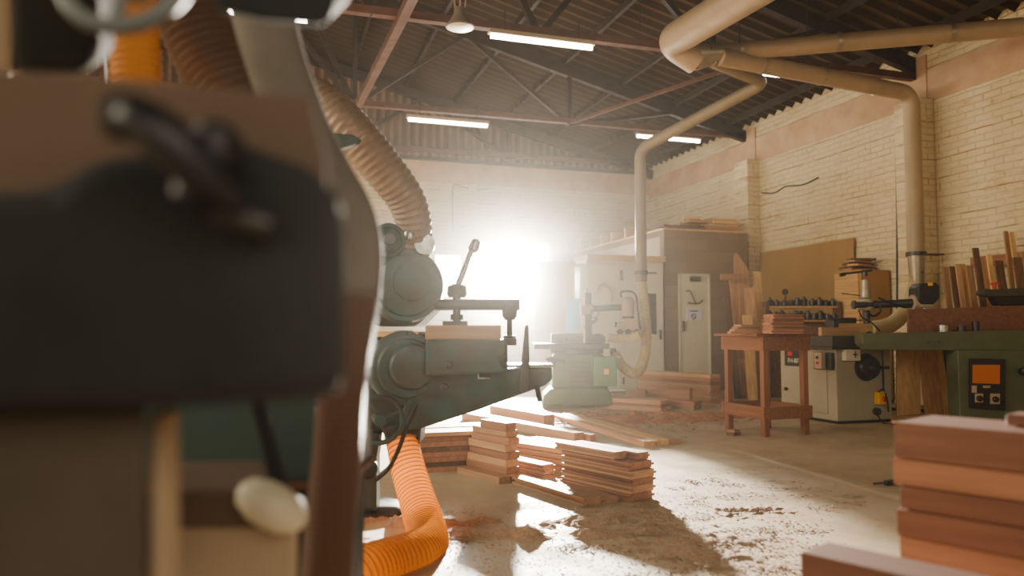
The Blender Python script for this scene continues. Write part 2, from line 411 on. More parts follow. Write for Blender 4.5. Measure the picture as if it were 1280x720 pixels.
MB().bb((XL, YB-.06, 4.66), (W, YB+.1, 4.74)).build('trim_3', M['steel_d'], None, loc=(0, 0, 0), label='dark steel rail along the foot of the gable cladding', cat='trim', kind='structure')
for i, w_ in enumerate(wins):
    t = thing('window_%d' % (i+1), ('narrow glaring window behind the teal machine head', 'wide glaring window in the end wall, brightest spot')[i], 'window', ((w_[0]+w_[2])/2, YB, w_[1]), kind='structure')
    f = MB(); e = .05
    f.bb((w_[0], YB+.02, w_[1]), (w_[0]+e, YB+.1, w_[3])); f.bb((w_[2]-e, YB+.02, w_[1]), (w_[2], YB+.1, w_[3]))
    f.bb((w_[0], YB+.02, w_[1]), (w_[2], YB+.1, w_[1]+e)); f.bb((w_[0], YB+.02, w_[3]-e), (w_[2], YB+.1, w_[3]))
    f.build('window_frame', M['white'], t)
    MB().bb((w_[0]+e, YB+.12, w_[1]+e), (w_[2]-e, YB+.14, w_[3]-e)).build('glass', M['pane'], t)
MB().bb((XL-.25, YF, 0), (XL, YB+.25, EAVE+.15)).build('wall_left', M['brick_x'], None, loc=(0, 0, 0), label='brick wall on the far left side of the hall', cat='wall', kind='structure')
# gable cladding (upright corrugations)
b = MB(); n = int((W-XL)/.045); prev = None
for i in range(n+1):
    x = XL + (W-XL)*i/n; y = YB - .02 + .022*(1, 0, -1, 0)[i % 4] * 1.0
    cur = (b.b.verts.new((x, y, 4.7)), b.b.verts.new((x, y, roofz(x)+.02)))
    if prev: b.b.faces.new((prev[0], cur[0], cur[1], prev[1]))
    prev = cur
b.build('wall_gable', M['clad'], None, smooth=True, loc=(0, 0, 0), label='brown corrugated sheet cladding filling the gable', cat='wall cladding', kind='structure')
# roof sheets (corrugations run down the slope)
for nm, xa, xb, lb in (('ceiling', RIDGE, W+.3, 'dark corrugated roof sheeting over the long brick wall'), ('ceiling_2', XL-.3, RIDGE, 'corrugated roof slope on the far side of the ridge')):
    b = MB(); n = int((YB+.3-YF)/.06); prev = None
    for i in range(n+1):
        y = YF + .06*i; dz = .055*math.cos(i*PI/2.0)*(1 if i % 2 == 0 else 0)
        cur = (b.b.verts.new((xa, y, roofz(xa)+.12+dz)), b.b.verts.new((xb, y, roofz(xb)+.12+dz)))
        if prev: b.b.faces.new((prev[0], cur[0], cur[1], prev[1]))
        prev = cur
    b.build(nm, M['sheet'], None, smooth=True, loc=(0, 0, 0), label=lb, cat='roof', kind='structure')
# purlins
k = 0; x = W-.4
while x > XL+.3:
    MB().bar((x, YF, roofz(x)+.02), (x, YB, roofz(x)+.02), .06, .11).build('purlin', M['steel_d'], None, loc=(x, 0, roofz(x)-.05), label='steel purlin under the roof sheets, running the length of the hall', cat='purlin', group='purlins', kind='structure')
    x -= 1.08
# trusses: chords of double angles with web members
def truss(Y, zc, nodes, label, zr=None):
    t = thing('roof_truss', label, 'roof truss', (0, Y, zc), kind='structure')
    zr = W if zr is None else zr
    MB().bar((XL, Y, zc), (W, Y, zc+.06), .10, .09).build('bottom_chord', M['steel'], t)
    for s in (-1, 1):
        xe = W if s > 0 else XL
        MB().bar((RIDGE, Y, roofz(RIDGE)-.12), (xe, Y, EAVE-.1), .1, .2).build('top_chord', M['steel_d'], t)
    for (xa, ta, xb, tb) in nodes:
        pa = Vector((xa, Y, zc if ta == 'b' else roofz(xa)-.14)); pb = Vector((xb, Y, zc if tb == 'b' else roofz(xb)-.14))
        MB().bar(pa, pb, .07, .07, up=RY).build('web_member', M['steel_d'], t)
    return t
web1 = [(1.19, 'b', 3.0, 't'), (3.0, 't', 4.86, 'b'), (4.86, 'b', 4.86, 't'), (4.86, 'b', 6.9, 't'), (1.19, 'b', 1.19, 't'), (1.19, 'b', -.7, 't'), (1.19, 'b', .2, 't'),
        (-.7, 't', -2.59, 'b'), (-2.59, 'b', -4.4, 't'), (-4.4, 't', -6.2, 'b'), (-6.2, 'b', -8.3, 't')]
web2 = [(1.0, 'b', 1.0, 't'), (2.9, 'b', 1.9, 't'), (2.9, 'b', 3.9, 't'), (5.2, 'b', 3.9, 't'), (5.2, 'b', 5.2, 't'), (5.2, 'b', 6.9, 't'), (1.0, 'b', -.7, 't'),
        (-.7, 't', -2.59, 'b'), (-2.59, 'b', -4.4, 't'), (-4.4, 't', -6.2, 'b'), (-6.2, 'b', -8.3, 't')]
truss(12.1, 4.6, web1, 'far red-brown roof truss crossing above the block office')
truss(8.15, 4.44, web2, 'near roof truss passing behind the big overhead duct')
truss(15.75, 4.82, web1, 'roof truss hard against the gable cladding')
# long brace between the trusses
MB().bar((1.19, 12.15, 4.55), (1.27, 8.1, 4.42), .05, .1).bar((1.245, 12.15, 4.55), (1.325, 8.1, 4.42), .05, .08).bar((1.27, 8.1, 4.42), (1.35, 3.8, 4.4), .05, .1).bar((1.325, 8.1, 4.42), (1.405, 3.8, 4.4), .05, .08) \
    .build('trim_4', M['steel'], None, label='red-brown double angle brace linking the trusses lengthwise', cat='brace', kind='structure')
MB().bar((4.86, 12.1, 4.62), (5.9, 8.15, 4.5), .04, .05).build('trim_5', M['steel'], None, label='thin diagonal tie rod from truss to truss', cat='brace', kind='structure')
# pilasters
for Y1, lb in ((11.68, 'whitewashed brick pilaster beside the block office'), (7.86, 'whitewashed brick pilaster behind the vertical duct'), (4.05, 'whitewashed brick pilaster nearest the entrance')):
    MB().bb((W-.26, Y1, 0), (W, Y1+.42, 4.12)).build('pillar', M['brick_y'], None, bevel=.01, label=lb, cat='pilaster', kind='structure')
    MB().bb((W-.03, Y1+.08, 4.1), (W+.02, Y1+.34, 4.75)).build('trim_%d' % (6+int(Y1)), M['band'], None, label='plastered truss bearing above the ' + lb[22:], cat='bracket', kind='structure')
pc = ony(589, 240, YB)
MB().bb((pc.x-.08, YB-.12, 0), (pc.x+.08, YB, 4.2)).build('pillar', M['brick_y'], None, label='slim pilaster on the end wall between the windows', cat='pilaster', kind='structure')
# cables on the walls
def cable(pts, r, label, m='black', name='cable', n=10):
    return MB().tube(spline(pts, n), r, 8).build(name, M[m], None, smooth=True, label=label, cat='cable')
cable([onx(x, y, W-.02) for x, y in ((952, 241), (968, 241), (982, 233), (1003, 231), (1023, 222))], .012, 'dark cable zigzagging across the brick wall by the pilaster')
cable([ony(x, y, YB-.02) for x, y in ((566, 290), (566, 236), (574, 232), (590, 237), (612, 236))], .012, 'thin cable hanging down the end wall above the narrow window')
cable([onx(x, y, W-.015) for x, y in ((1121, 400), (1121, 260), (1119, 150))], .012, 'thin conduit running up the brick wall left of the duct')

# ------------------------------------------------------------------ block office, cupboards
OX0, OX1, OY, OZ = 6.34, 7.98, 11.5, 2.74
DX0, DX1, DZ = 6.60, 7.22, 2.0
b = MB(); b.bb((OX0, OY, 0), (DX0, OY+.14, OZ)); b.bb((DX1, OY, 0), (OX1, OY+.14, OZ)); b.bb((DX0, OY, DZ), (DX1, OY+.14, OZ))
b.bb((OX1-.14, OY+.14, 0), (OX1, YB, OZ)); b.bb((OX0, OY+.14, OZ-.1), (OX1-.14, YB, OZ))
b.build('wall_office_front', M['block'], None, loc=(0, 0, 0), label='grey-brown concrete block office walls in the far corner', cat='wall', kind='structure')
MB().bb((OX0, OY+.14, 0), (OX0+.12, YB, OZ-.1)).build('wall_office_side', M['beige'], None, loc=(0, 0, 0), label='white side wall of the block office above the cupboards', cat='wall', kind='structure')
MB().bb((OX0-.03, OY-.02, OZ), (OX1+.02, YB, OZ+.03)).build('trim_30', M['w_pale'], None, loc=(0, 0, 0), label='thin board edge capping the block office', cat='trim', kind='structure')
t = thing('door_1', 'cream door of the block office with a small paper sign', 'door', ((DX0+DX1)/2, OY, 0), kind='structure')
MB().bb((DX0+.03, OY+.01, .01), (DX1-.03, OY+.05, DZ-.03)).build('door_leaf', M['white'], t, bevel=.004)
f = MB(); f.bb((DX0, OY-.01, 0), (DX0+.03, OY+.1, DZ)); f.bb((DX1-.03, OY-.01, 0), (DX1, OY+.1, DZ)); f.bb((DX0, OY-.01, DZ-.03), (DX1, OY+.1, DZ)); f.build('door_frame', M['white'], t)
p0 = ony(868, 346, OY); MB().bb((p0.x-.09, OY-.05, DZ-.13), (p0.x+.1, OY+.01, DZ-.05)).build('door_closer', M['cast'], t, bevel=.008)
p0 = ony(854, 405, OY); MB().bb((p0.x-.015, OY-.03, p0.z-.13), (p0.x+.015, OY+.01, p0.z+.05)).build('door_handle', M['cast'], t, bevel=.004)
# hook shaped fitting on the door and the sign
hp = [ony(x, y, OY-.01) for x, y in ((858, 364), (863, 364), (866, 372), (869.5, 379))]
MB().tube(spline(hp, 6), .012, 8).tube(spline([ony(x, y, OY-.01) for x, y in ((860, 378.5), (869, 379.5), (875, 378), (878, 375))], 6), .014, 8).build('coat_hook', M['w_dark'], None, smooth=True, label='anchor-shaped hook fixed to the office door above the paper', cat='hook')
sg = thing('door_sign', 'small white paper sign with prohibition symbol on the office door', 'sign', ony(867, 396, OY-.005))
a, c = ony(859, 400, OY), ony(877, 386, OY)
MB().bb((a.x, OY-.004, a.z), (c.x, OY+.008, c.z)).build('sheet', M['paper'], sg)
cc = ony(867, 395.5, OY-.008); b = MB(); b.torus(cc, RY, .042, .007, 28, 6); b.bar(cc+Vector((-.03, 0, .03)), cc+Vector((.03, 0, -.03)), .008, .01)
b.build('symbol', M['ink'], sg)
a = ony(862, 389.5, OY); c = ony(872, 388.3, OY); MB().bb((a.x, OY-.007, a.z), (c.x, OY-.003, c.z)).build('heading_line', M['ink'], sg)
# cupboards
CY = 11.42
def cupx(px): return ony(px, 400, CY).x
zt = ony(770, 325, CY).z
t = thing('cupboard', 'tall cream double cupboard with timber top rail beside the block office', 'cupboard', (5.6, CY+.3, 0))
x0, x1, x2 = cupx(734), cupx(776), cupx(830.5)
MB().bb((x0, CY+.03, .05), (x2, CY+.55, zt-.01)).build('carcass', M['white'], t)
MB().bb((x0, CY-.03, zt-.01), (x2+.02, CY+.56, zt+.085)).build('top_rail', M['w_pale'], t, bevel=.004, label='varnished timber top rail')
dl = MB().bb((x0+.02, CY, .08), (x1-.008, CY+.028, zt-.08)).build('door', M['white'], t, bevel=.004)
dr = MB().bb((x1+.008, CY, .08), (x2-.02, CY+.028, zt-.08)).build('door', M['white'], t, bevel=.004)
a, c = ony(806, 418, CY), ony(820, 367, CY)
MB().bb((a.x, CY-.006, a.z), (c.x, CY+.005, c.z)).build('window_pane', M['cast'], dr)
a = ony(825, 418, CY); MB().bb((a.x-.02, CY-.03, a.z-.08), (a.x+.02, CY, a.z+.08)).build('lock_plate', M['cast'], dr)
a = ony(776.5, 344, CY); MB().bb((a.x-.012, CY-.02, a.z-.09), (a.x+.012, CY, a.z+.09)).build('catch', M['cast'], dl)
a = ony(779, 476, CY); MB().bb((a.x-.012, CY-.02, a.z-.06), (a.x+.012, CY, a.z+.06)).build('hinge', M['cast'], dr)
b = MB(); b.tube(spline([ony(x, y, CY-.03) for x, y in ((747, 368), (749, 358), (757, 357), (763, 366), (763, 378))], 8), .02, 8)
b.build('rope_loop', M['hose_y'], None, smooth=True, label='pale rope loop hanging on the cupboard door', cat='rope')
t2 = thing('panel_partition', 'pale sheet partition left of the cream cupboard, lost in the glare', 'partition', (cupx(700), CY+.4, 0))
MB().bb((cupx(682), CY+.45, .02), (cupx(732), CY+.52, zt-.1)).build('sheet', M['white'], t2)
MB().bb((cupx(680), CY+.44, zt-.1), (cupx(733), CY+.54, zt-.02)).build('top_edge', M['white'], t2)
# joist ends and timber on the office roof
for i, px in enumerate((713, 726, 738.5, 753, 766, 783)):
    p = onx(px, 310, OX0-.02)
    MB().bb((OX0-.05, p.y-.03, OZ+.03), (OX1-.1, p.y+.03, OZ+.21)).build('roof_joist', M['w_pale'], None, bevel=.003, label='%s pale joist on the office roof counting from the glare' % ('first', 'second', 'third', 'fourth', 'fifth', 'sixth')[i], cat='joist', group='joists on the office roof')
zz = OZ+.03
rows = [(6.5, .0, 11.62, .10), (6.7, .1, 11.78, .10), (7.2, .0, 11.64, .10)]
kk = 0
heap = [(6.46, .78, 11.62, .02, 0), (7.2, .72, 11.63, -.02, 0), (6.5, .75, 11.86, .05, 0), (7.25, .7, 11.9, -.04, 0), (6.62, .6, 11.66, -.16, 1), (7.28, .62, 11.62, .03, 1), (6.75, .5, 11.75, .2, 2), (7.32, .6, 11.66, -.05, 2),
        (7.4, .52, 11.62, .04, 3), (6.9, .5, 11.64, .1, 3), (7.34, .56, 11.7, -.12, 4), (6.85, .3, 11.6, -.3, 4), (6.4, .34, 11.7, .3, 1)]
for i, (xs_, L, ys_, rot, lv) in enumerate(heap):
    board((xs_+L/2, ys_+.1, zz+.05*lv), PI/2+rot, .17, L, .048, M['w_pale'] if lv > 1 else (M['w_dark'], M['w_mid'])[i % 2], 'rough offcut in the timber heap on the office roof', 'offcuts heaped on the office roof', name='timber_offcut', cat='offcut')

# ------------------------------------------------------------------ right wall: boards, panel, cabinet, cutters
def lean(px, ytop, d, wpx, m, label, tx=0, ybot=None, t=.025, lean_=.25, group=None):
    """board standing on the floor, leaning back from the viewer"""
    top = V(px, ytop, d); w = wpx*d/F_PX; base = Vector((top.x, top.y, 0)) - FV*lean_ + RV*tx
    axis = (top-base).normalized(); X = (RV - axis*RV.dot(axis)).normalized(); Yn = axis.cross(X)
    o = MB().box((base+top)/2, (w, t, (top-base).length), X, Yn, axis)
    return o.build('leaning_board', m, None, bevel=.002, label=label, cat='board', group=group)
pcorner = onx(952, 319, W-.03)
MB().prism([Vector((W-.2, 11.62, .02)), Vector((W-.2, 9.32, .02)), Vector((W-.06, 9.32, 2.42)), Vector((W-.06, 11.62, 2.42))], (.02, 0, 0)).build('hardboard_sheet', M['mdf'], None, label='large brown hardboard sheet leaning on the brick wall', cat='board')
# boards beside the office door
for (px, yt, wp, m, lb, tx, dd) in ((926, 318, 17, 'w_mid', 'tall pointed board leaning at the office corner', .06, 11.75), (917, 346, 12, 'w_mid', 'brown board leaning left of the pointed board', .1, 11.9), (946, 340, 10, 'w_pale', 'narrow upright board standing in front of the pilaster', .0, 11.8),
                                    (936, 360, 12, 'w_mid', 'short wide board leaning between pointed board and pilaster', .05, 11.6), (934, 394, 12, 'w_pale', 'short pale board standing behind the bench', .0, 11.4), (908, 372, 8, 'w_dark', 'thin dark lath leaning left of the office corner boards', .1, 11.7)):
    if 'pointed' in lb and 'tall' in lb:
        pts = [(918, 318), (921, 316), (936, 338), (938, 480), (920, 480)]
        MB().prism([V(x, y, 11.75) for x, y in pts], FV*.03).build('leaning_board', M[m+'_z'], None, label=lb, cat='board')
    else: lean(px, yt, dd, wp, M[m+'_z'], lb, tx, lean_=.2)
board(V(914, 350, 11.6), PI/2-.3, .1, .32, .09, M['w_mid'], 'stub of timber across the top of the leaning boards', name='timber_offcut', cat='offcut')
# varnished cabinet with scrap on top
cz = 1.88
t = thing('storage_cabinet', 'varnished wooden cabinet against the brick wall with scrap wood on top', 'cabinet', (8.05, 8.95, 0))
MB().bb((7.86, 8.66, .05), (8.36, 9.2, cz)).build('carcass', M['cab'], t, bevel=.005)
MB().bb((7.84, 8.7, .1), (7.862, 9.17, cz-.04)).build('door', M['w_pale'], t, bevel=.003)
b = MB(); b.bb((7.87, 8.67, 0), (8.35, 9.19, .05)); b.build('plinth', M['w_dark'], t)
for i, (dx, dy, rz, l, z) in enumerate(((0, 0, .1, .5, 0), (.05, .1, -.2, .5, .03), (-.02, -.02, .4, .45, .06), (.04, .08, -.1, .42, .09), (0, .03, .25, .4, .12), (.03, 0, -.3, .36, .15))):
    board((8.08+dx, 8.92+dy, cz+z), PI/2+rz, .16, l, .03, M['w_dark'] if i % 2 else M['w_mid'], 'scrap wood piece in the jumble on the varnished cabinet', 'scrap wood on the cabinet', name='timber_offcut', cat='offcut')
# cutter rack in front of the hardboard
t = thing('cutter_rack', 'timber rack of cutterheads in front of the hardboard sheet', 'rack', (7.7, 10.1, 0))
RK = 11.0
c0, c1 = V(957, 392, RK), V(1046, 388, RK)
rd = Vector((c1.x-c0.x, c1.y-c0.y, 0)).normalized(); rn = Vector((rd.y, -rd.x, 0))
for zr in (1.16, 1.36): MB().box((c0+c1)/2*Vector((1, 1, 0)).length*0 + Vector(((c0.x+c1.x)/2, (c0.y+c1.y)/2, zr)), ((c1-c0).length, .16, .025), rd, rn, UZ).build('shelf', M['w_mid'], t)
for e in (c0, c1): MB().box(Vector((e.x, e.y, .72)), (.05, .18, 1.44), rd, rn, UZ).build('upright', M['w_dark'], t)
MB().box(Vector(((c0.x+c1.x)/2, (c0.y+c1.y)/2, 0.6))-rn*.08, ((c1-c0).length, .02, 1.1), rd, rn, UZ).build('back_panel', M['w_dark'], t)
def cutter(loc, r, h, label):
    t_ = thing('cutterhead', label, 'cutterhead', loc, random.uniform(0, 3), group='cutterheads on the rack')
    loc = Vector(loc)
    MB().lathe(loc, UZ, [(0, r*.7), (.01, r), (h*.75, r), (h*.8, r*.55), (h, r*.55)], 16).build('body', M['cast'], t_)
    for k in range(4):
        a = k*PI/2 + loc.x; MB().box(loc+Vector((math.cos(a)*r, math.sin(a)*r, h*.4)), (r*.5, r*.28, h*.6), rz=a).build('knife', M['black'], t_)
for row, (zr, n) in enumerate(((1.3725, 10), (1.1725, 11))):
    for i in range(n):
        p = c0.lerp(c1, (i+.6)/(n+.1)); p = Vector((p.x, p.y, zr)) - rn*random.uniform(-.03, .03)
        cutter(p, random.uniform(.04, .052), random.uniform(.09, .15), 'dark cutterhead %d along the %s shelf of the rack, counting from the office' % (i+1, ('upper', 'lower')[row]))
p = V(981.5, 365, 11.6)
MB().lathe(p-FV*.02, FV, [(0, .045), (.02, .05), (.04, .045)], 20).box(p+UZ*.0+Vector((0, 0, -.16)), (.018, .02, .2), RV, FV).build('hand_mirror_tool', M['taupe'], None, smooth=True, label='dark oval paddle standing before the hardboard sheet', cat='tool')
# boards leaning along the wall at the far right
k = 0
for (px, yt, wp, m) in ((1181, 334, 8, 'w_mid'), (1190, 333, 8, 'w_dark'), (1197, 330, 7, 'w_mid'), (1203, 330, 7, 'w_pale'), (1211, 332, 9, 'w_mid'), (1219, 310, 8, 'w_dark'), (1229, 322, 8, 'w_mid'), (1236, 318, 7, 'w_pale'),
                        (1248, 326, 11, 'w_dark'), (1257, 289, 6, 'w_mid'), (1264, 290, 6, 'w_pale'), (1271, 322, 12, 'w_dark'), (1281, 316, 12, 'w_mid')):
    wd = (W-.22)/ (_ray(px, 340).x/_ray(px, 340).dot(FV)) * 1.0
    names = ('first', 'second', 'third', 'fourth', 'fifth', 'sixth', 'seventh', 'eighth', 'ninth', 'tenth', 'eleventh', 'twelfth', 'thirteenth')
    lean(px, yt, wd - (.0, .05, .10)[k % 3], wp*.92, M[m+'_z'], '%s board from the pilaster in the row leaning on the brick wall' % names[k], (-.02, .01, .02)[k % 3], lean_=.3, group='boards leaning behind the green table'); k += 1
a0, a1 = onx(1178, 322, W-.1), onx(1282, 308, W-.1)
MB().bar(Vector((W-.08, 7.3, 1.86)), Vector((W-.08, 5.2, 1.86)), .03, .14).build('wall_rail', M['w_red'], None, label='reddish timber rail fixed along the wall behind leaning boards', cat='rail')
# boards seen under the green table
for (px, yt, wp, m, lb, tx) in ((1128, 430, 15, 'w_pale', 'wide pale waney board leaning under the green table', -.12), (1141, 430, 14, 'w_pale', 'second pale board under the green table, beside the waney one', -.1), (1157, 428, 22, 'w_mid', 'broad brown board standing under the green table', -.03), (1171, 430, 8, 'w_pale', 'thin pale lath under the green table', 0.), (1183, 430, 16, 'taupe', 'grey-brown panel standing beside the green machine cabinet', 0)):
    lean(px, yt-12, 9.0, wp, M[m+'_z'], lb, tx, lean_=.18)
for i, (x0, y0, x1, y1, m) in enumerate(((1112, 503, 1195, 507, 'steel_d'), (1112, 517, 1190, 511, 'w_mid'), (1115, 524, 1150, 525, 'w_pale'), (1150, 507, 1200, 500, 'w_pale'))):
    a, c = onz(x0, y0+8, .02), onz(x1, y1+8, .02)
    MB().bar(a+UZ*(.02*i), c+UZ*(.02*i), .07, .03).build('floor_lath', M[m], None, label=('dark metal strip lying', 'long pale lath lying', 'curved offcut lying', 'short lath resting')[i] + ' on the floor under the green table', cat='offcut')

# ------------------------------------------------------------------ ducts
def duct(px, r, rad, seam=1.1):
    pts = fillet(px, rad); return MB().tube(pts, r, 22)
t = thing('extraction_duct', 'large overhead dust duct with elbow and long branches', 'duct', V(880, 65, 8.9))
E1 = V(838, 52, 8.75); A0 = V(1040, -72, 6.3); A1 = V(868, 66, 8.9)
pts = fillet([A0, E1, V(872, 74, 8.85)], .34, 10)
MB().tube(pts, .185, 24).build('main_pipe', M['galv_b'], t, smooth=True)
pB0, pB1 = V(880, 66, 8.95), V(1300, 32, 8.25)
dirB = (pB1-pB0).normalized()
MB().lathe(V(860, 69, 8.85), dirB, [(0, .183), (.12, .18), (.34, .115), (.40, .108)], 24).build('reducer', M['galv'], t, smooth=True)
MB().tube([V(898, 66, 8.93), pB1], .105, 22).build('branch_pipe', M['galv_b'], t, smooth=True)
for f_ in (.12, .42, .75): q = pB0.lerp(pB1, f_); MB().lathe(q-dirB*.02, dirB, [(0, .105), (.0, .112), (.04, .112), (.04, .105)], 24).build('collar', M['galv'], t, smooth=True)
C0, C1, C2 = V(900, 71, 8.75), V(1139, 117, 9.75), V(1147, 318, 9.75); C2 = Vector((C1.x, C1.y, C2.z))
MB().tube(fillet([C0, C1, C2], .22, 10), .105, 22).build('branch_pipe', M['galv_b'], t, smooth=True)
D0, D1, D2 = V(890, 76, 8.8), V(956, 103, 9.4), V(800, 186, 10.5)
D3 = Vector((D2.x, D2.y, V(800, 352, 10.5).z))
MB().tube(fillet([D0, D1, D2, D3], .16, 10), .078, 20).build('branch_pipe', M['duct_d'], t, smooth=True)
# gates
for p, r, s in ((C2, .115, 1), (D3+UZ*.12, .085, .55)):
    b = MB(); b.lathe(p-UZ*.02, UZ, [(0, r*1.1), (.05, r*1.1)], 20); b.bar(p+RV*r, p+RV*(r+.24*s), .03, .02); b.build('blast_gate', M['cast'], t, smooth=True)
for f_ in (.2, .5, .8): q = C0.lerp(C1, f_); ax = (C1-C0).normalized(); MB().lathe(q-ax*.015, ax, [(0, .108), (0, .112), (.03, .112), (.03, .108)], 22).build('collar', M['galv'], t, smooth=True)
for q in (V(800, 40, 8.7), V(925, 60, 8.8), V(1123, 45, 8.5), V(1010, 66, 9.0)): MB().cyl(q, Vector((q.x, q.y, roofz(q.x))), .006, seg=6).build('hanger_wire', M['steel_d'], t)
# flexible tails
g = MB().lathe(C2-UZ*.45, UZ, [(0, .08), (.1, .085), (.43, .105)], 20).build('reducer_sleeve', M['galv'], t, smooth=True)
P = [C2-UZ*.1, C2-UZ*.42-RV*.02, V(1136, 382, 9.6), V(1115, 405, 9.2), V(1085, 412, 8.9)]
corrug(P, .088, .035, .005).build('flexible_hose', M['hose_y'], None, smooth=True, label='pale flexible hose curving down behind the grey machine', cat='hose')
P = [D3-UZ*.0, V(806, 385, 10.4), V(808, 425, 10.3), V(803, 455, 10.2), V(793, 467, 10.1), V(778, 458, 10.1), V(768, 441, 10.15)]
corrug(P, .068, .035, .004).build('flexible_hose', M['hose_y'], None, smooth=True, label='pale flexible hose looping from the duct down to the green shaper', cat='hose')
P = [V(800, 418, 10.0), V(790, 422, 10.05), V(775, 423, 10.1), V(760, 422, 10.1)]
corrug(P, .055, .035, .004).build('flexible_hose', M['hose_y'], None, smooth=True, label='short pale hose at the back of the green shaper fence', cat='hose')

# ------------------------------------------------------------------ lights hung from trusses
def tube_lamp(x, y, z, L, label):
    t_ = thing('fluorescent_lamp', label, 'lamp', (x, y, z), group='fluorescent lamps')
    MB().bb((x-L/2, y-.045, z+.02), (x+L/2, y+.045, z+.07)).build('housing', M['beige'], t_, bevel=.005)
    MB().cyl((x-L/2+.03, y, z-.005), (x+L/2-.03, y, z-.005), .028, seg=12).build('tube', M['tube'], t_, smooth=True)
    for s in (-1, 1): MB().cyl((x+s*L*.35, y, z+.06), (x+s*L*.35, y, z+.3), .006, seg=6).build('hanger', M['steel_d'], t_)
for (px, py, Y, L, lb) in ((678, 52, 8.0, 1.28, 'bright fluorescent lamp nearest the big duct'), (560.5, 153, 11.9, 1.36, 'fluorescent lamp in front of the gable cladding'), (836, 173, 12.6, 1.36, 'farthest fluorescent lamp, crossed by the sloping duct'),
                           (306, 16, 8.0, 1.28, 'fluorescent lamp half hidden by the hoses above the dark machine'), (985, 95, 8.4, .9, 'fluorescent lamp barely showing between the two ducts')):
    p = ony(px, py, Y); tube_lamp(p.x, p.y, p.z, L, lb)
p = V(575, 34, 7.7)
t = thing('bay_lamp', 'round enamel bay lamp hanging under the near truss', 'lamp', p)
MB().lathe(p, UZ, [(-.005, .02), (-.005, .14), (.0, .15), (.02, .145), (.07, .1), (.13, .07), (.2, .06)], 28).build('shade', M['tan'], t, smooth=True)
MB().lathe(p-UZ*.03, UZ, [(0, .03), (.01, .1), (.024, .135)], 24).build('glass', M['white'], t, smooth=True)
MB().cyl(p+UZ*.2, p+UZ*.45, .01, seg=8).tube([p+RV*.05+UZ*.2, p+RV*.06+UZ*.3, p+UZ*.35], .008, 6).tube([p-RV*.05+UZ*.2, p-RV*.06+UZ*.3, p+UZ*.35], .008, 6).build('hanger', M['beige'], t)

# ------------------------------------------------------------------ work bench with boards
t = thing('work_bench', 'red-brown timber bench with a low rail in front of the grey machine', 'bench', (5.15, 6.4, 0), .05)
bc = onz(966, 540, 0); bz = .05; Xb = Vector((math.cos(bz), math.sin(bz), 0)); Yb = Vector((-math.sin(bz), math.cos(bz), 0))
near = onz(957, 546, 0); bw, bl = .53, .62
bcx = near + Xb*(bw/2-.03) + Yb*(bl/2-.03); t.location = bcx; t.rotation_euler = (0, 0, bz); WM[t.name] = Matrix.Translation(bcx) @ Matrix.Rotation(bz, 4, 'Z')
for sx in (-1, 1):
    for sy in (-1, 1):
        MB().box(bcx + Xb*sx*(bw/2-.03) + Yb*sy*(bl/2-.03) + UZ*.48, (.06, .06, .96), Xb, Yb).build('leg', M['w_bench_z'], t, bevel=.004)
for sy in (-1, 1):
    MB().box(bcx + Yb*sy*(bl/2+.005) + UZ*.89, (bw+.04, .03, .14), Xb, Yb).build('apron', M['w_bench'], t, bevel=.003)
    MB().box(bcx + Yb*sy*(bl/2+.005) + UZ*.225, (bw+.05, .03, .12), Xb, Yb).build('lower_rail', M['w_bench'], t, bevel=.003)
for sx in (-1, 1):
    MB().box(bcx + Xb*sx*(bw/2+.005) + UZ*.89, (.03, bl-.02, .14), Xb, Yb).build('apron', M['w_bench'], t, bevel=.003)
    MB().box(bcx + Xb*sx*(bw/2+.005) + UZ*.225, (.03, bl-.02, .12), Xb, Yb).build('lower_rail', M['w_bench'], t, bevel=.003)
MB().box(bcx + UZ*.972, (bw+.2, bl+.06, .024), Xb, Yb).build('top', M['w_bench'], t, bevel=.003)
TZ = .984
def on_bench(px, z=0): p = V(px, 418, 7.3); return Vector((p.x, p.y, TZ+z))
for i, (px, L, z, rz, m) in enumerate(((930, .30, 0, .1, 'w_red'), (944, .2, 0, -.1, 'w_mid'), (932, .30, .026, .2, 'w_mid'), (938, .28, .052, .12, 'w_pale'))):
    pass
lp = V(933, 418, 7.35)
for i in range(4):
    board((lp.x + (i-1.5)*.012, lp.y + .01*i, TZ+.022*i), PI/2-.15+.12*i, .09, .32-.03*i, .021, M['w_mid' if i % 2 else 'w_red'], '%s offcut of the loose pile on the bench end nearest the office' % ORD[3-i].replace('from the top', 'down'), 'loose pile on the bench', name='timber_offcut', cat='offcut')
mp = V(980, 418, 7.25)
for i in range(5):
    board((mp.x + random.uniform(-.008, .008), mp.y, TZ+.037*i), PI/2+.04+random.uniform(-.05, .05), .14, .36, .036, M['w_red'], '%s moulded board of the neat stack on the bench' % ORD[4-i].replace('from the top', 'down'), 'stack of moulded boards on the bench', tongue=True, name='moulded_board')
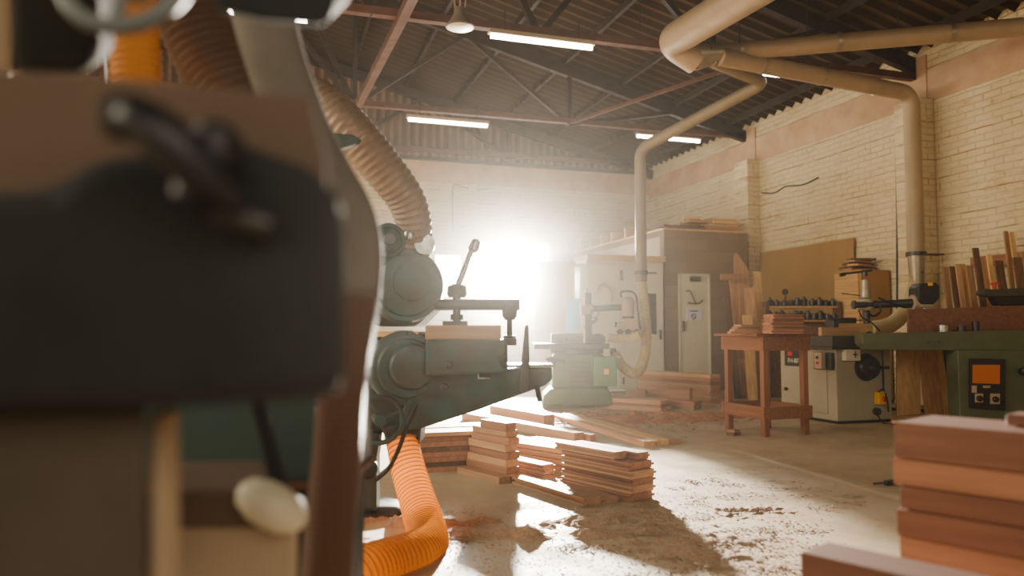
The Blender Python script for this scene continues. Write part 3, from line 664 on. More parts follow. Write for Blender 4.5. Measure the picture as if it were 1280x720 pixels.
# ------------------------------------------------------------------ grey spindle machine
G0 = Vector((5.86, 6.86, 0)); GX, GY, GZ = .74, .95, .81
t = thing('spindle_moulder', 'grey spindle moulder with black handwheel behind the bench', 'woodworking machine', G0+Vector((GX/2, GY/2, 0)))
MB().bb(G0+Vector((0, 0, .03)), G0+Vector((GX, GY, GZ))).build('cabinet', M['grey'], t, bevel=.012)
MB().bb(G0+Vector((.02, .02, 0)), G0+Vector((GX-.02, GY-.02, .03))).build('plinth', M['black'], t)
MB().bb((G0.x-.1, G0.y-.06, GZ), (G0.x+1.0, G0.y+GY+.05, GZ+.03)).build('table_frame', M['cast'], t)
MB().bb((G0.x-.13, G0.y-.1, GZ+.03), (G0.x+1.05, G0.y+GY+.08, GZ+.15)).build('table', M['cast'], t, bevel=.008)
def gl(y0, y1, z0, z1, th=.02): return MB().bb((G0.x-th, y0, z0), (G0.x+.005, y1, z1))
def gpx(px, py): return onx(px, py, G0.x)
a, c = gpx(982, 457), gpx(1009, 438)
pl = gl(a.y, c.y, a.z, c.z, .012).build('control_panel', M['black'], t)
def text(s, p, h, X, Z, m, parent, name='lettering'):
    cu = bpy.data.curves.new(name, 'FONT'); cu.body = s; cu.size = h; cu.extrude = .001; cu.align_x = 'CENTER'; cu.align_y = 'CENTER'
    cu.materials.append(m); tmp = bpy.data.objects.new(name, cu); COL.objects.link(tmp)
    me = bpy.data.meshes.new_from_object(tmp.evaluated_get(bpy.context.evaluated_depsgraph_get())); bpy.data.objects.remove(tmp)
    o = bpy.data.objects.new(name, me); COL.objects.link(o)
    X = Vector(X).normalized(); Z = Vector(Z).normalized(); n_ = X.cross(Z)
    R = Matrix((X, Z, n_)).transposed().to_4x4(); Wm = Matrix.Translation(Vector(p)) @ R
    o.parent = parent; o.matrix_local = WM[parent.name].inverted() @ Wm; return o
q = gpx(994, 451); text('FH-80T', (G0.x-.016, q.y, q.z), .075, (0, -1, 0), UZ, M['lettering'], pl)
q = gpx(988, 442); MB().bb((G0.x-.018, q.y-.05, q.z-.022), (G0.x-.01, q.y+.03, q.z+.022)).build('red_lamp', M['redp'], pl)
q = gpx(997, 440.5); MB().bb((G0.x-.018, q.y-.07, q.z-.006), (G0.x-.01, q.y+.05, q.z+.008)).build('display_strip', M['cast'], pl)
a, c = gpx(983, 520), gpx(1034, 460)
MB().bb((G0.x-.012, c.y, .1), (G0.x, a.y, GZ-.2)).build('access_door', M['grey'], t, bevel=.003)
q = gpx(985, 486); MB().lathe((G0.x-.045, q.y, q.z), RX, [(0, .018), (.02, .022), (.034, .012)], 14).build('knob', M['black'], t, smooth=True)
# switch box on a dark bracket
a, c = gpx(1018, 461), gpx(1041, 441)
MB().bb((G0.x-.05, G0.y+.02, a.z), (G0.x, G0.y+.3, c.z)).build('switch_bracket', M['black'], t, bevel=.005)
sb = MB().bb((G0.x-.11, G0.y+.10, a.z+.01), (G0.x-.05, G0.y+.22, c.z)).build('switch_box', M['beige'], t, bevel=.008)
for dz, m in ((.04, 'black'), (-.02, 'redp')): MB().lathe((G0.x-.125, G0.y+.16, (a.z+c.z)/2+dz), RX, [(0, .016), (.02, .016)], 14).build('push_button', M[m], sb)
# right face
fy = G0.y
def rpx(px, py): return ony(px, py, fy)
a, c = rpx(1052, 451), rpx(1069, 436)
gb = MB().bb((a.x, fy-.06, a.z), (c.x+.02, fy, c.z)).build('gauge_box', M['white'], t, bevel=.008)
q = rpx(1064, 443); MB().bb((q.x-.006, fy-.064, q.z-.035), (q.x+.006, fy-.058, q.z+.035)).bb((q.x-.03, fy-.064, q.z-.006), (q.x+.03, fy-.058, q.z+.006)).build('arrow_mark', M['ink'], gb)
q = rpx(1082, 459); hw = MB().lathe((q.x, fy-.09, q.z), RY, [(0, .06), (.0, .12), (.03, .135), (.06, .135), (.07, .11), (.07, .05)], 32).build('handwheel', M['black'], t, smooth=True)
MB().lathe((q.x, fy-.02, q.z), RY, [(0, .15), (.02, .15)], 32).build('handwheel_boss', M['cast'], hw, smooth=True)
MB().lathe((q.x, fy-.12, q.z), RY, [(0, .03), (.03, .045), (.05, .045)], 20).build('hub', M['cast'], hw, smooth=True)
MB().cyl((q.x+.1, fy-.12, q.z), (q.x+.19, fy-.13, q.z), .016, .02, 12).build('crank_handle', M['black'], hw, smooth=True)
q = rpx(1097, 497); es = MB().bb((q.x-.05, fy-.07, q.z-.07), (q.x+.05, fy, q.z+.07)).build('emergency_stop', M['yellow'], t, bevel=.008)
MB().lathe((q.x+.02, fy-.10, q.z-.01), RY, [(0, .025), (.012, .03), (.03, .02)], 18).build('red_button', M['redp'], es, smooth=True)
q2 = rpx(1094, 514); MB().lathe((q2.x, fy-.05, q2.z), RY, [(0, .02), (.0, .04), (.05, .04)], 18).build('cable_socket', M['cast'], t, smooth=True)
for pts_, lb in ((((1098, 490), (1104, 487), (1109, 500), (1113, 515), (1125, 528)), 'black cable looping from the yellow switch to the floor'), (((1096, 517), (1101, 525), (1108, 530), (1130, 531)), 'black cable trailing from the socket of the grey machine')):
    cable([ony(x, y, fy-.12) if j < 3 else onz(x, max(y, 525), .012) for j, (x, y) in enumerate(pts_)], .009, lb)
cable([ony(x, y, fy-.02) for x, y in ((1103, 438), (1104, 462), (1105, 492))], .008, 'thin black cable down the side of the grey machine')
# fence timber and clamps on the table
tz = GZ+.15
lb_ = V(1058, 412, 8.3)
board((G0.x+.32, G0.y+.12, tz), PI/2, .04, .56, .135, M['w_pale'], 'pale timber fence on the grey machine table', name='timber_fence', cat='fence')
board((G0.x+.05, G0.y+.0, tz), PI/2, .05, .5, .09, M['w_mid'], 'brown jig block before the pale fence on the machine table', name='timber_jig', cat='jig')
cl = thing('toggle_clamp', 'black clamp lying over the timber fence of the grey machine', 'clamp', (G0.x+.1, G0.y+.12, tz+.1))
MB().bb((G0.x+.0, G0.y+.1, tz+.137), (G0.x+.38, G0.y+.15, tz+.2)).build('body', M['black'], cl, bevel=.006)
MB().bb((G0.x-.02, G0.y+.0, tz+.09), (G0.x+.05, G0.y+.14, tz+.17)).build('jaw', M['black'], cl, bevel=.006)
MB().cyl((G0.x+.38, G0.y+.125, tz+.17), (G0.x+.6, G0.y+.125, tz+.18), .008, seg=8).build('rod', M['chrome'], cl)
# power feeder on its column
def feeder_column(base, ztop):
    pass
t = thing('power_feeder', 'power feeder with black motor on a column over the grey machine', 'power feeder', V(1084, 418, 8.6))
cb_ = V(1084, 415, 8.6); cb_.z = tz
MB().lathe(cb_, UZ, [(0, .06), (.03, .06), (.05, .035), (V(1084, 352, 8.6).z-tz, .032)], 20).build('column', M['cast'], t, smooth=True)
ct = V(1082, 350, 8.6)
MB().lathe(V(1082, 372, 8.6), UZ, [(0, .05), (.0, .062), (.2, .045), (.2, .03)], 20).build('column_sleeve', M['galv'], t, smooth=True)
MB().lathe(V(1082, 388, 8.6), UZ, [(0, .075), (.03, .09), (.12, .08), (.14, .05)], 20).build('clamp_head', M['grey'], t, smooth=True)
b = MB(); b.cyl(V(1068, 381, 8.5), V(1090, 381, 8.55), .035, seg=16); b.cyl(V(1066, 381, 8.5), V(1069, 381, 8.5), .05, seg=16); b.build('lock_knob', M['cast'], t, smooth=True)
ch = MB().cyl(V(1081, 345, 8.6), V(1081, 340, 8.6), .03, seg=14).bar(V(1050, 343, 8.6), V(1090, 338, 8.6), .02, .025).build('crank', M['black'], t)
MB().cyl(V(1050, 344, 8.6), V(1056, 342.5, 8.6), .022, seg=10).build('crank_grip', M['black'], ch)
MB().cyl(V(1090, 371, 8.6), V(1052, 363.5, 8.6)+UZ*-.03, .006, seg=8).build('lock_lever', M['cast'], t)
MB().cyl(V(1086, 381, 8.6), V(1146, 378, 8.5), .045, seg=18).build('arm', M['cast'], t, smooth=True)
MB().lathe(V(1140, 378, 8.5), RV, [(0, .05), (0, .085), (.1, .085)], 20).build('gear_flange', M['beige'], t, smooth=True)
mt = MB().pp([(1148, 360), (1152, 354), (1170, 353), (1175, 357), (1175, 372), (1168, 380), (1152, 380), (1148, 376)], 8.4, 8.62).build('motor', M['black'], t, bevel=.012)
MB().pp([(1161, 353.5), (1166, 353.5), (1166, 357), (1161, 357)], 8.38, 8.42).build('yellow_label', M['yellow'], mt)
MB().pp([(1150, 380), (1168, 380), (1166, 384), (1152, 384)], 8.42, 8.6).build('feed_base', M['grey'], t, bevel=.006)
b = MB(); b.tube(spline([V(x, y, 8.5) for x, y in ((1086, 392), (1092, 395), (1100, 390), (1100, 382))], 8), .013, 8); b.build('cable_loop', M['black'], t, smooth=True)
cable([V(x, y, 8.5) for x, y in ((1098, 372), (1115, 379), (1130, 384), (1143, 383))], .01, 'black lead drooping along the feeder arm')
cable([V(x, y, 8.45) for x, y in ((1073, 387), (1078, 397), (1088, 402), (1100, 414))], .008, 'thin black lead hanging below the feeder head to the table')

# ------------------------------------------------------------------ green sliding table saw at the right
t = thing('green_panel_saw', 'olive green machine with long table beam and amber screen', 'woodworking machine', V(1240, 520, 8.0)*Vector((1, 1, 0)).length*0 + Vector((V(1240, 520, 8.0).x, V(1240, 520, 8.0).y, 0)), -YAW)
MB().pp([(1078, 417), (1320, 411.5), (1320, 438.5), (1088, 437.5), (1079, 430)], 7.95, 8.15).build('table_beam', M['green_d'], t, bevel=.006)
b = MB()
for px in (1160.5, 1173.5): b.cyl(V(px, 427.5, 7.94), V(px, 427.5, 7.96), .014, seg=12)
b.build('bolt_hole', M['black'], t)
gz0 = onz(1197, 534, 0)
cb0 = V(1197, 438, 7.9); cab_r = V(1330, 438, 7.9)
MB().prism([Vector((cb0.x, cb0.y, 0)), Vector((cab_r.x, cab_r.y, 0)), cab_r+UZ*0, cb0], FV*.22).build('cabinet', M['green_d'], t, bevel=.01)
cp = MB().pp([(1213, 448), (1257, 449), (1257, 513), (1213, 510)], 7.87, 7.9).build('control_panel', M['black'], t, bevel=.004)
MB().pp([(1216, 456), (1250, 456), (1250, 480), (1216, 479)], 7.862, 7.872).build('screen', M['screen'], cp)
for (x, y, w_, h_) in ((1224, 498, 5, 6), (1244, 499, 6, 7)):
    pl_ = MB().pp([(x-w_, y-h_), (x+w_, y-h_), (x+w_, y+h_-1), (x-w_, y+h_-1)], 7.864, 7.872).build('dial_plate', M['beige'], cp)
    MB().lathe(V(x, y, 7.864), -FV, [(0, .03), (.02, .03), (.03, .02)], 16).build('dial', M['black'], pl_, smooth=True)
MB().pp([(1229, 482), (1238, 482), (1238, 485), (1229, 485)], 7.864, 7.872).build('name_tag', M['beige'], cp)
MB().pp([(1215, 482), (1221, 482), (1221, 491), (1215, 491)], 7.864, 7.872).build('switch', M['beige'], cp)
MB().lathe(V(1276, 464, 7.9), -FV, [(0, .03), (.05, .045), (.09, .05), (.1, .03)], 18).build('knob', M['black'], t, smooth=True)
fb = MB().pp([(1136, 387), (1320, 380), (1320, 413), (1136, 416.6)], 8.2, 8.24)
fb.build('fence_board', M['w_redd'], None, label='broad red-brown board standing on the green table beam', cat='board')
for i, (px, w_, h_, m) in enumerate(((1179, 6, 9, 'chrome'), (1202, 5, 8, 'cast'), (1220, 4.2, 13, 'black'))):
    p = V(px, 415.5 - i*.45, 8.05); MB().lathe(p, UZ, [(0, w_*8/950), (.005, w_*8/950), (h_*8/950, w_*8/950)], 18).build('stop_dog', M[m], None, smooth=True, label=('bright steel stop on the green beam nearest the grey machine', 'middle dark stop on the green beam', 'tallest black stop on the green beam')[i], cat='stop', group='stops on the green beam')
t = thing('sawhead', 'dark feeder head above the red-brown fence board', 'power feeder', V(1255, 372, 8.6))
MB().pp([(1231, 362), (1320, 358), (1320, 369), (1236, 371), (1229, 368)], 8.3, 8.44).build('body', M['taupe'], t, bevel=.01)
MB().pp([(1242, 371), (1320, 369), (1320, 381), (1248, 382)], 8.3, 8.42).build('drive_unit', M['black'], t, bevel=.008)
MB().cyl(V(1236, 366, 8.36), V(1228, 366, 8.36), .045, seg=16).build('end_knob', M['cast'], t, smooth=True)
MB().cyl(V(1243, 361, 8.38), V(1243, 355, 8.38), .02, seg=10).bar(V(1238, 355, 8.38), V(1249, 354, 8.38), .02, .02).build('red_lever', M['redp'], t)

# ------------------------------------------------------------------ green spindle shaper by the cupboards
D = 10.3
sp_ = onz(722, 507, 0); t = thing('spindle_shaper', 'grey-green spindle shaper standing before the cream cupboard', 'woodworking machine', sp_, -YAW)
b = MB(); b.pp([(686, 503), (760, 503), (760, 484), (757, 446), (750, 440), (696, 440), (691, 450), (690, 484)], D-.25, D+.3)
b.build('body', M['green'], t, bevel=.03)
b = MB()
for y in range(452, 487, 6): b.pp([(712, y), (738, y), (738, y+2.5), (712, y+2.5)], D-.27, D-.24)
b.build('louvre_panel', M['green_d'], t, label='row of ventilation louvres')
MB().pp([(677, 507), (766, 507), (765, 497), (760, 485), (690, 485), (680, 494)], D-.3, D+.3).build('foot', M['green'], t, bevel=.02)
MB().lathe(V(721, 441, D), UZ, [(-.02, .3), (.0, .36), (.05, .36)], 24).build('table_neck', M['cast'], t, smooth=True)
MB().pp([(668, 429.5), (762, 429.5), (762, 436.5), (668, 436.5)], D-.42, D+.45).build('table', M['cast'], t, bevel=.01, label='cast iron table with bright worn edge')
sw = MB().pp([(743, 446), (771, 446), (771, 483), (743, 483)], D-.42, D-.2).build('switch_box', M['green_b'], t, bevel=.01)
MB().pp([(755, 461), (761, 461), (761, 468), (755, 468)], D-.425, D-.42).build('warning_plate', M['yellow'], sw)
MB().cyl(V(706, 452, D-.3), V(683, 449, D-.35), .02, seg=12).lathe(V(690, 451, D-.36), -FV, [(0, .06), (.02, .06)], 16).build('handwheel', M['cast'], t)
MB().pp([(689, 417), (729, 416), (729, 430), (689, 430)], D-.1, D+.05).build('fence_housing', M['beige'], t, bevel=.01)
MB().lathe(V(708, 424, D-.12), -FV, [(0, .02), (.03, .02)], 10).build('fence_knob', M['cast'], t)
MB().pp([(733, 419), (750, 417), (757, 421), (757, 428.5), (733, 428.5)], D-.05, D+.15).build('dust_outlet', M['cast'], t, bevel=.01)
MB().lathe(V(763, 440, D-.1), RV, [(0, .05), (.06, .06), (.08, .03)], 14).build('lock_knob', M['black'], t)
MB().pp([(707, 375), (725, 373), (725, 415), (707, 416.5)], D+.02, D+.04).build('guard_screen', M['glassy'], t, label='pale blue see-through guard')
t = thing('shaper_feeder', 'dusty power feeder on an arm over the green shaper', 'power feeder', V(735, 417, D))
MB().cyl(V(736, 429.5, D), V(735, 366, D), .045, seg=16).build('column', M['cast'], t, smooth=True)
MB().cyl(V(734, 370, D), V(734, 360, D), .015, seg=8).build('crank', M['chrome'], t)
MB().pp([(726, 382), (742, 380), (743, 392), (727, 394)], D-.1, D+.1).build('clamp_head', M['beige'], t, bevel=.02)
MB().cyl(V(738, 386, D-.02), V(776, 384, D-.05), .042, seg=16).build('arm', M['cast'], t, smooth=True)
b = MB(); b.torus(V(743, 392, D-.12), FV, .055, .01, 24, 8); b.build('handwheel', M['cast'], t, smooth=True)
b = MB(); b.pp([(733, 413), (748, 400), (746, 397), (731, 408)], D-.06, D+.06); b.build('shield', M['cast'], t)
b = MB(); b.lathe(V(785, 397, D-.05), UZ, [(0, .05), (.02, .085), (.22, .09), (.26, .07), (.28, .03)], 22); b.build('motor', M['beige'], t, smooth=True)
MB().lathe(V(785, 398, D-.05), UZ, [(0, .09), (.03, .075)], 22).build('motor_base', M['cast'], t, smooth=True)
MB().pp([(777, 403), (780, 400), (800, 400), (806, 404), (808, 415), (771, 416), (771, 404)], D-.15, D+.05).build('feeder_body', M['beige'], t, bevel=.02)
b = MB()
for px in (775, 785, 796): b.cyl(V(px, 415, D-.18), V(px, 415, D+.02), .04, seg=14)
b.build('feed_rollers', M['black'], t, smooth=True)
MB().lathe(V(771, 406, D-.1), -RV, [(0, .04), (.03, .035)], 14).build('end_knob', M['black'], t)
cable([V(x, y, D-.2) for x, y in ((777, 372), (776, 366), (784, 364), (794, 368), (797, 385), (800, 412))], .014, 'dark power lead bowing over the shaper feeder motor')

# ------------------------------------------------------------------ timber stacks on the floor
def stack(base, rz, layers, label, group, m=('w_red', 'w_mid'), tongue=False, jit=.012, name='timber_board', z0=0.):
    """base = near left corner on the floor; layers = (width, length, thickness, dx, dy), bottom first"""
    X = Vector((math.cos(rz), math.sin(rz), 0)); Y = Vector((-math.sin(rz), math.cos(rz), 0)); z = z0; n_ = len(layers)
    for i, (w_, l_, t_, dx, dy) in enumerate(layers):
        c = Vector(base) + X*(w_/2+dx+random.uniform(-jit, jit)) + Y*(l_/2+dy+random.uniform(-jit, jit)); c.z = z + .0
        board(c, rz, w_, l_, t_-.001, M[m[i % len(m)]], '%s in the %s' % (ORD[n_-1-i].replace('topmost', 'top board').replace('from the top', 'board from top').replace('board from top', 'board down') , label), group, tongue=tongue, name=name); z += t_
    return z
R20 = math.radians(20)
# stack with tongues at right
base = onz(790, 629)
stack(base, R20, [(.2, .62, .046, .0, .02), (.2, .62, .046, .012, .01), (.2, .62, .046, .0, .03), (.2, .62, .046, -.006, .0), (.2, .6, .046, .0, .02)], 'tongued stack nearest the sunlit floor', 'tongued board stack', tongue=True)
Xs = Vector((math.cos(R20), math.sin(R20), 0)); Ys = Vector((-math.sin(R20), math.cos(R20), 0))
board(base + Xs*.05 + Ys*.42 + UZ*.231, R20, .095, .55, .046, M['w_mid'], 'short thick board laid on the tongued stack, set back', tongue=True, name='timber_board')
board(base + Xs*.155 + Ys*.35 + UZ*.231, R20, .09, .6, .044, M['w_red'], 'board laid on the tongued stack beside the thick one', tongue=True, name='timber_board')
# pair of boards lying before it
pb = onz(729, 634)
for i, (dx, w_, l_) in enumerate(((0, .13, .78), (.135, .12, .7))):
    X = Vector((math.cos(math.radians(14)), math.sin(math.radians(14)), 0)); Y = Vector((-math.sin(math.radians(14)), math.cos(math.radians(14)), 0))
    c = pb + X*(dx+w_/2) + Y*(l_/2)
    if i == 1: c = pb + X*(dx+w_/2) + Y*(l_/2) ; 
    board(c, math.radians(14), w_, l_, .05 if i == 0 else .035, M['w_mid'], ('pale board lying flat on the floor before the tongued stack', 'thinner board lying beside the pale one at the tongued stack foot')[i], tongue=True, name='timber_board')
# tall narrow stack
base = onz(640, 603)
stack(base, R20, [(.12, .5, .045, -.0, .0), (.11, .48, .045, .0, .05), (.105, .46, .05, -.01, .05), (.1, .46, .05, .0, .05), (.1, .44, .05, -.01, .06), (.095, .44, .05, -.0, .05), (.1, .4, .045, -.015, .05), (.085, .3, .055, -.03, .03)],
      'tall narrow stack in the middle of the floor', 'tall narrow board stack', m=('w_mid', 'w_red'), tongue=False, jit=.008)
board(onz(614, 604)+Vector((0, .2, 0)), R20, .1, .5, .045, M['w_mid'], 'lone board lying beside the foot of the tall narrow stack', name='timber_board')
# dark wide stack at the left
base = onz(519, 592)
stack(base, math.radians(2), [(.62, .62, .036, 0, 0)]*7, 'wide dark stack beside the hose', 'wide dark board stack', m=('w_red', 'w_dark', 'w_red'), jit=.012)
for i, (dy, w_) in enumerate(((.0, .6), (.16, .6))): board(base + Vector((.3, .1+dy*1.8, .254)), PI/2+.03*i, .22, .62, .03, M['w_mid'], ('front', 'rear')[i] + ' pale board on top of the wide dark stack', 'pale boards on the dark stack')
# sunlit low stacks behind
base = onz(681, 601)
stack(base, R20, [(.1, .5, .035, .0, .0), (.09, .5, .035, .01, .03), (.11, .46, .035, -.01, .02)], 'low sunlit stack between the two tall stacks', 'low sunlit board stack', tongue=True)
base = onz(744, 588)
stack(base, R20+.12, [(.42, .9, .035, -.2, .0), (.4, .9, .035, -.18, .05), (.4, .85, .035, -.14, .02), (.38, .8, .035, -.1, .05)], 'broad sunlit stack behind the tongued stack', 'broad sunlit board stack', tongue=False, m=('w_mid',))
# long floor timbers
def timber_line(far, near, w_, t_, m, label, z=0., name='sawn_timber', cat='timber'):
    a, c = onz(*far, z), onz(*near, z); d = (a-c); rz = math.atan2(-d.x, d.y); L = d.length
    X = Vector((math.cos(rz), math.sin(rz), 0)); return board((a+c)/2 + X*w_/2, rz, w_, L, t_, M[m], label, name=name, cat=cat)
timber_line((612, 519), (680, 533), .135, .12, 'w_mid', 'thick sawn beam lying on the floor below the machine arm')
timber_line((577, 525), (718, 553), .11, .085, 'w_mid', 'long sawn beam lying in front of the thick one')
timber_line((606, 526), (738, 553), .06, .07, 'w_red', 'thin reddish beam alongside the long sawn beam', z=0)
for i, (fx, fy_, nx, ny) in enumerate(((690, 523, 805, 559), (702, 522, 822, 557), (714, 521, 836, 556))):
    timber_line((fx, fy_), (nx, ny), .11, .05, ('w_mid', 'w_pale', 'w_mid')[i], ('nearest the tongued stack', 'in the middle', 'on the open floor side')[i] + ' of three long planks lying together on the floor', name='long_plank', cat='plank')
# boards by the office
base = onz(888, 504)
rb = math.radians(16)
stack(base, rb, [(.21, 1.5, .05, 0, .0)]*8, 'long neat stack before the office door', 'long board stack by the office', m=('w_red', 'w_mid', 'w_red'), jit=.006)
def small(px, py, w_, l_, n_, t_, rz, lb, gr, m=('w_mid', 'w_red')):
    stack(onz(px, py), rz, [(w_, l_, t_, 0, 0)]*n_, lb, gr, m=m, jit=.01, tongue=True)
small(868, 513, .27, 1.05, 2, .055, math.radians(38), 'low pair of planks in front of the long office stack', 'low plank pair')
small(826, 515, .3, .95, 3, .045, math.radians(36), 'flat plank pile between the green shaper and low plank pair', 'flat plank pile')
for (px, py, zz_, n_, lb, gr) in ((806, 498, 0., 4, 'little block stack under the hose loop', 'block stack under the hose'), (862, 500, .112, 5, 'little block stack before the long office stack', 'block stack before the long stack')):
    stack(onz(px, py, zz_), math.radians(42), [(.13, .3, .03, 0, 0)]*n_, lb, gr, tongue=True, jit=.006, z0=zz_, name='moulded_offcut')
board(onz(917, 544), .2, .1, .1, .03, M['w_dark'], 'lower wood wedge on the floor by the bench leg', name='wood_wedge', cat='wedge')
board(onz(917, 544)+UZ*.03, .35, .09, .09, .025, M['w_red'], 'upper wood wedge on the floor by the bench leg', name='wood_wedge', cat='wedge')
# small tool on the floor
p = onz(1110, 607)
t = thing('floor_gadget', 'small black clamp lying on the floor beside the close stack', 'clamp', p, .4)
MB().box(p+Vector((.02, 0, .02)), (.1, .03, .03), rz=.2).build('body', M['black'], t, bevel=.004)
MB().cyl(p+Vector((-.02, 0, .02)), p+Vector((-.09, .03, .012)), .007, seg=8).build('rod', M['cast'], t)
# foreground stack on the right
A24 = math.radians(24); far = V(1120, 531, 2.02); base = Vector((far.x, far.y, 0))
X = Vector((math.cos(A24), math.sin(A24), 0)); Y = Vector((-math.sin(A24), math.cos(A24), 0))   # Y runs away from the viewer to the left
def close(zb, w_, l_, t_, dx, dy, label, m='w_redd'):
    c = base + X*(w_/2+dx) - Y*(l_/2-dy); c.z = zb; board(c, A24, w_, l_, t_-.002, M[m], label, 'close red-brown stack', name='wide_board', bevel=.003)
z = .002; rows = [(.068, 0.0), (.066, .006), (.064, -.004), (.068, .004), (.066, 0.0), (.07, -.006), (.066, .004), (.07, -.004), (.06, .0), (.07, .006), (.095, -.003)]
for i, (t_, dx) in enumerate(rows):
    lab = '%s board of the tall red-brown stack close at the right' % ORD[len(rows)-1-i].replace('topmost', 'top')
    close(z, .26, 1.5, t_, dx, (.012 if i == len(rows)-2 else 0.)+random.uniform(-.006, .006), lab, 'w_redd' if i % 3 else 'w_red'); z += t_
close(z, .1, 1.2, .03, .12, -.22, 'thin pale-edged board on top of the close red-brown stack')
fl = V(1000, 689, 1.86)
for i, (zb, t_) in enumerate(((.002, .09), (.094, .09), (.186, .09), (.278, .09), (.37, fl.z-.37))):
    c = Vector((fl.x, fl.y, 0)) + X*.07 - Y*.55 + Vector((0, 0, zb)); board(c, A24, .14, 1.1, t_-.002, M['w_redd'], '%s plank of the lower stack before the close red-brown stack' % ORD[4-i].replace('topmost', 'top').replace('from the top', 'down'), 'low close stack', name='wide_board', bevel=.003)

# ------------------------------------------------------------------ sawdust
def mound(c, rx, ry, h, seed, label, rz=0., n=46, m='shav'):
    b = MB(); vs = []; c = Vector(c)
    for j in range(n+1):
        row = []
        for i in range(n+1):
            u, v = 2*i/n-1, 2*j/n-1; rr = math.sqrt(u*u+v*v); e = max(0, 1-rr**1.5)
            nz = noise.fractal(Vector((u*rx*6+seed, v*ry*6, seed)), 1.0, 2.0, 6)
            n2 = noise.fractal(Vector((u*rx*30+seed, v*ry*30, 3+seed)), 1.0, 2.0, 3)
            z = max(-.004, h*e*(.35+1.3*nz) + .012*n2*(e > .03) - .006)
            row.append(b.b.verts.new(c + Vector((u*rx*math.cos(rz)-v*ry*math.sin(rz), u*rx*math.sin(rz)+v*ry*math.cos(rz), z))))
        vs.append(row)
    for j in range(n):
        for i in range(n):
            q = [vs[j][i], vs[j][i+1], vs[j+1][i+1], vs[j+1][i]]
            if max(v.co.z for v in q) > 0.0005: b.b.faces.new(q)
    for v in [v for v in b.b.verts if not v.link_faces]: b.b.verts.remove(v)
    return b.build('wood_shavings', M[m], None, smooth=True, loc=c, label=label, cat='shavings', kind='stuff')
mound(onz(800, 523), 1.9, .6, .075, 1.3, 'broad drift of shavings at the foot of the green shaper', -.15, 60, 'shav_r')
mound(onz(640, 670), .9, .14, .045, 4.1, 'ridge of shavings across the sunlit floor beside the hose', -.2)
mound(onz(760, 655), .5, .25, .045, 7.7, 'low heap of shavings before the tongued stack', .1)
mound(onz(905, 680), .45, .5, .02, 9.2, 'scattered shavings heap on the open floor beside the tongued stack', .5)
mound(onz(935, 640), .35, .18, .02, 12.2, 'small heap of shavings on the open floor', .0)
mound(onz(500, 655), .6, .12, .08, 15.2, 'shavings ridge beneath the amber hose', -.2)
b = MB()
def flake(p, s_, lift):
    a = random.uniform(0, 2*PI)
    u = Vector((math.cos(a), math.sin(a), random.uniform(-.3, .3)))*s_; w_ = Vector((-math.sin(a), math.cos(a), random.uniform(-.4, .4)))*s_*.6
    p = p + UZ*lift; up = UZ*random.uniform(.0006, .0025)
    b.quad([p-u-w_+UZ*.001, p+u-w_+UZ*.001, p+u*.8+w_+up, p-u*.8+w_+up])
for i in range(2600):                                          # single chips
    if i < 1500: px, py = random.gauss(900, 90), random.uniform(585, 722)
    else: px, py = random.uniform(540, 860), random.uniform(625, 720)
    flake(onz(px, py), random.uniform(.002, .007), 0)
for i in range(95):                                            # little drifts
    px, py = (random.gauss(905, 75), random.uniform(600, 722)) if i < 70 else (random.uniform(470, 830), random.gauss(668, 14))
    c = onz(px, py); sx, sy = random.uniform(.03, .11), random.uniform(.012, .04)
    for q_ in range(70):
        dx, dy = random.gauss(0, 1), random.gauss(0, 1)
        flake(c + RV*dx*sx + FV*dy*sy, random.uniform(.003, .008), random.uniform(0, .022)*math.exp(-(dx*dx+dy*dy)))
for i in range(2200):                                          # drift at the shaper foot
    flake(onz(random.uniform(650, 930), random.gauss(525, 9)) if i % 3 else onz(random.uniform(700, 880), random.gauss(524, 6)), random.uniform(.008, .02), random.uniform(0, .01))
b.build('loose_shavings', M['shav'], None, loc=(0, 0, 0), label='loose shavings and chips scattered thinly over the concrete floor', cat='shavings', kind='stuff')

# ------------------------------------------------------------------ teal machine in the middle ground
D = 4.05
t = thing('teal_sanding_machine', 'large old teal machine with two drums and tapered arm', 'woodworking machine', onz(470, 640), -YAW)
mach = t
def disc(px, py, d, rpx, th, ax=None): return MB().lathe(V(px, py, d), ax or -FV, [(0, rpx*d/F_PX), (th*.8, rpx*d/F_PX), (th, rpx*d/F_PX*.94)], 36)
tilt = (-FV + RV*.28).normalized()
MB().pp([(440, 300), (500, 285), (540, 330), (548, 380), (520, 408), (470, 408), (440, 380)], D+.1, D+.5).build('head_casting', M['teal_d'], t, bevel=.02)
hd = MB().lathe(V(508, 357, D), tilt, [(-.3, .2), (.0, .2), (.02, .19), (.02, .165), (.05, .16), (.055, .1)], 44).build('upper_drum', M['teal'], t, smooth=True)
MB().lathe(V(514, 352, D-.02), tilt, [(0, .105), (.05, .1), (.06, .05)], 36).build('drum_cap', M['teal'], hd, smooth=True)
b = MB(); b.torus(V(486, 300, D-.12), tilt, .078, .012, 36, 8); b.lathe(V(486, 300, D-.1), tilt, [(0, .07), (.01, .07), (.02, .03), (.05, .028)], 28); b.build('upper_handwheel', M['teal'], t, smooth=True)
MB().lathe(V(512, 300, D-.05), UZ, [(0, .03), (.03, .035), (.06, .02)], 12).lathe(V(530, 306, D), tilt, [(0, .06), (.03, .055)], 18).build('oil_cap', M['chrome'], t, smooth=True)
b = MB()
b.pp([(444, 420), (540, 418), (548, 470), (530, 520), (470, 545), (444, 540)], D+.1, D+.45); b.build('lower_casting', M['teal_d'], t, bevel=.02)
ld = MB().lathe(V(508, 460, D), tilt, [(-.25, .2), (0, .2), (.02, .185), (.025, .16), (.05, .15)], 44).build('lower_drum', M['teal'], t, smooth=True)
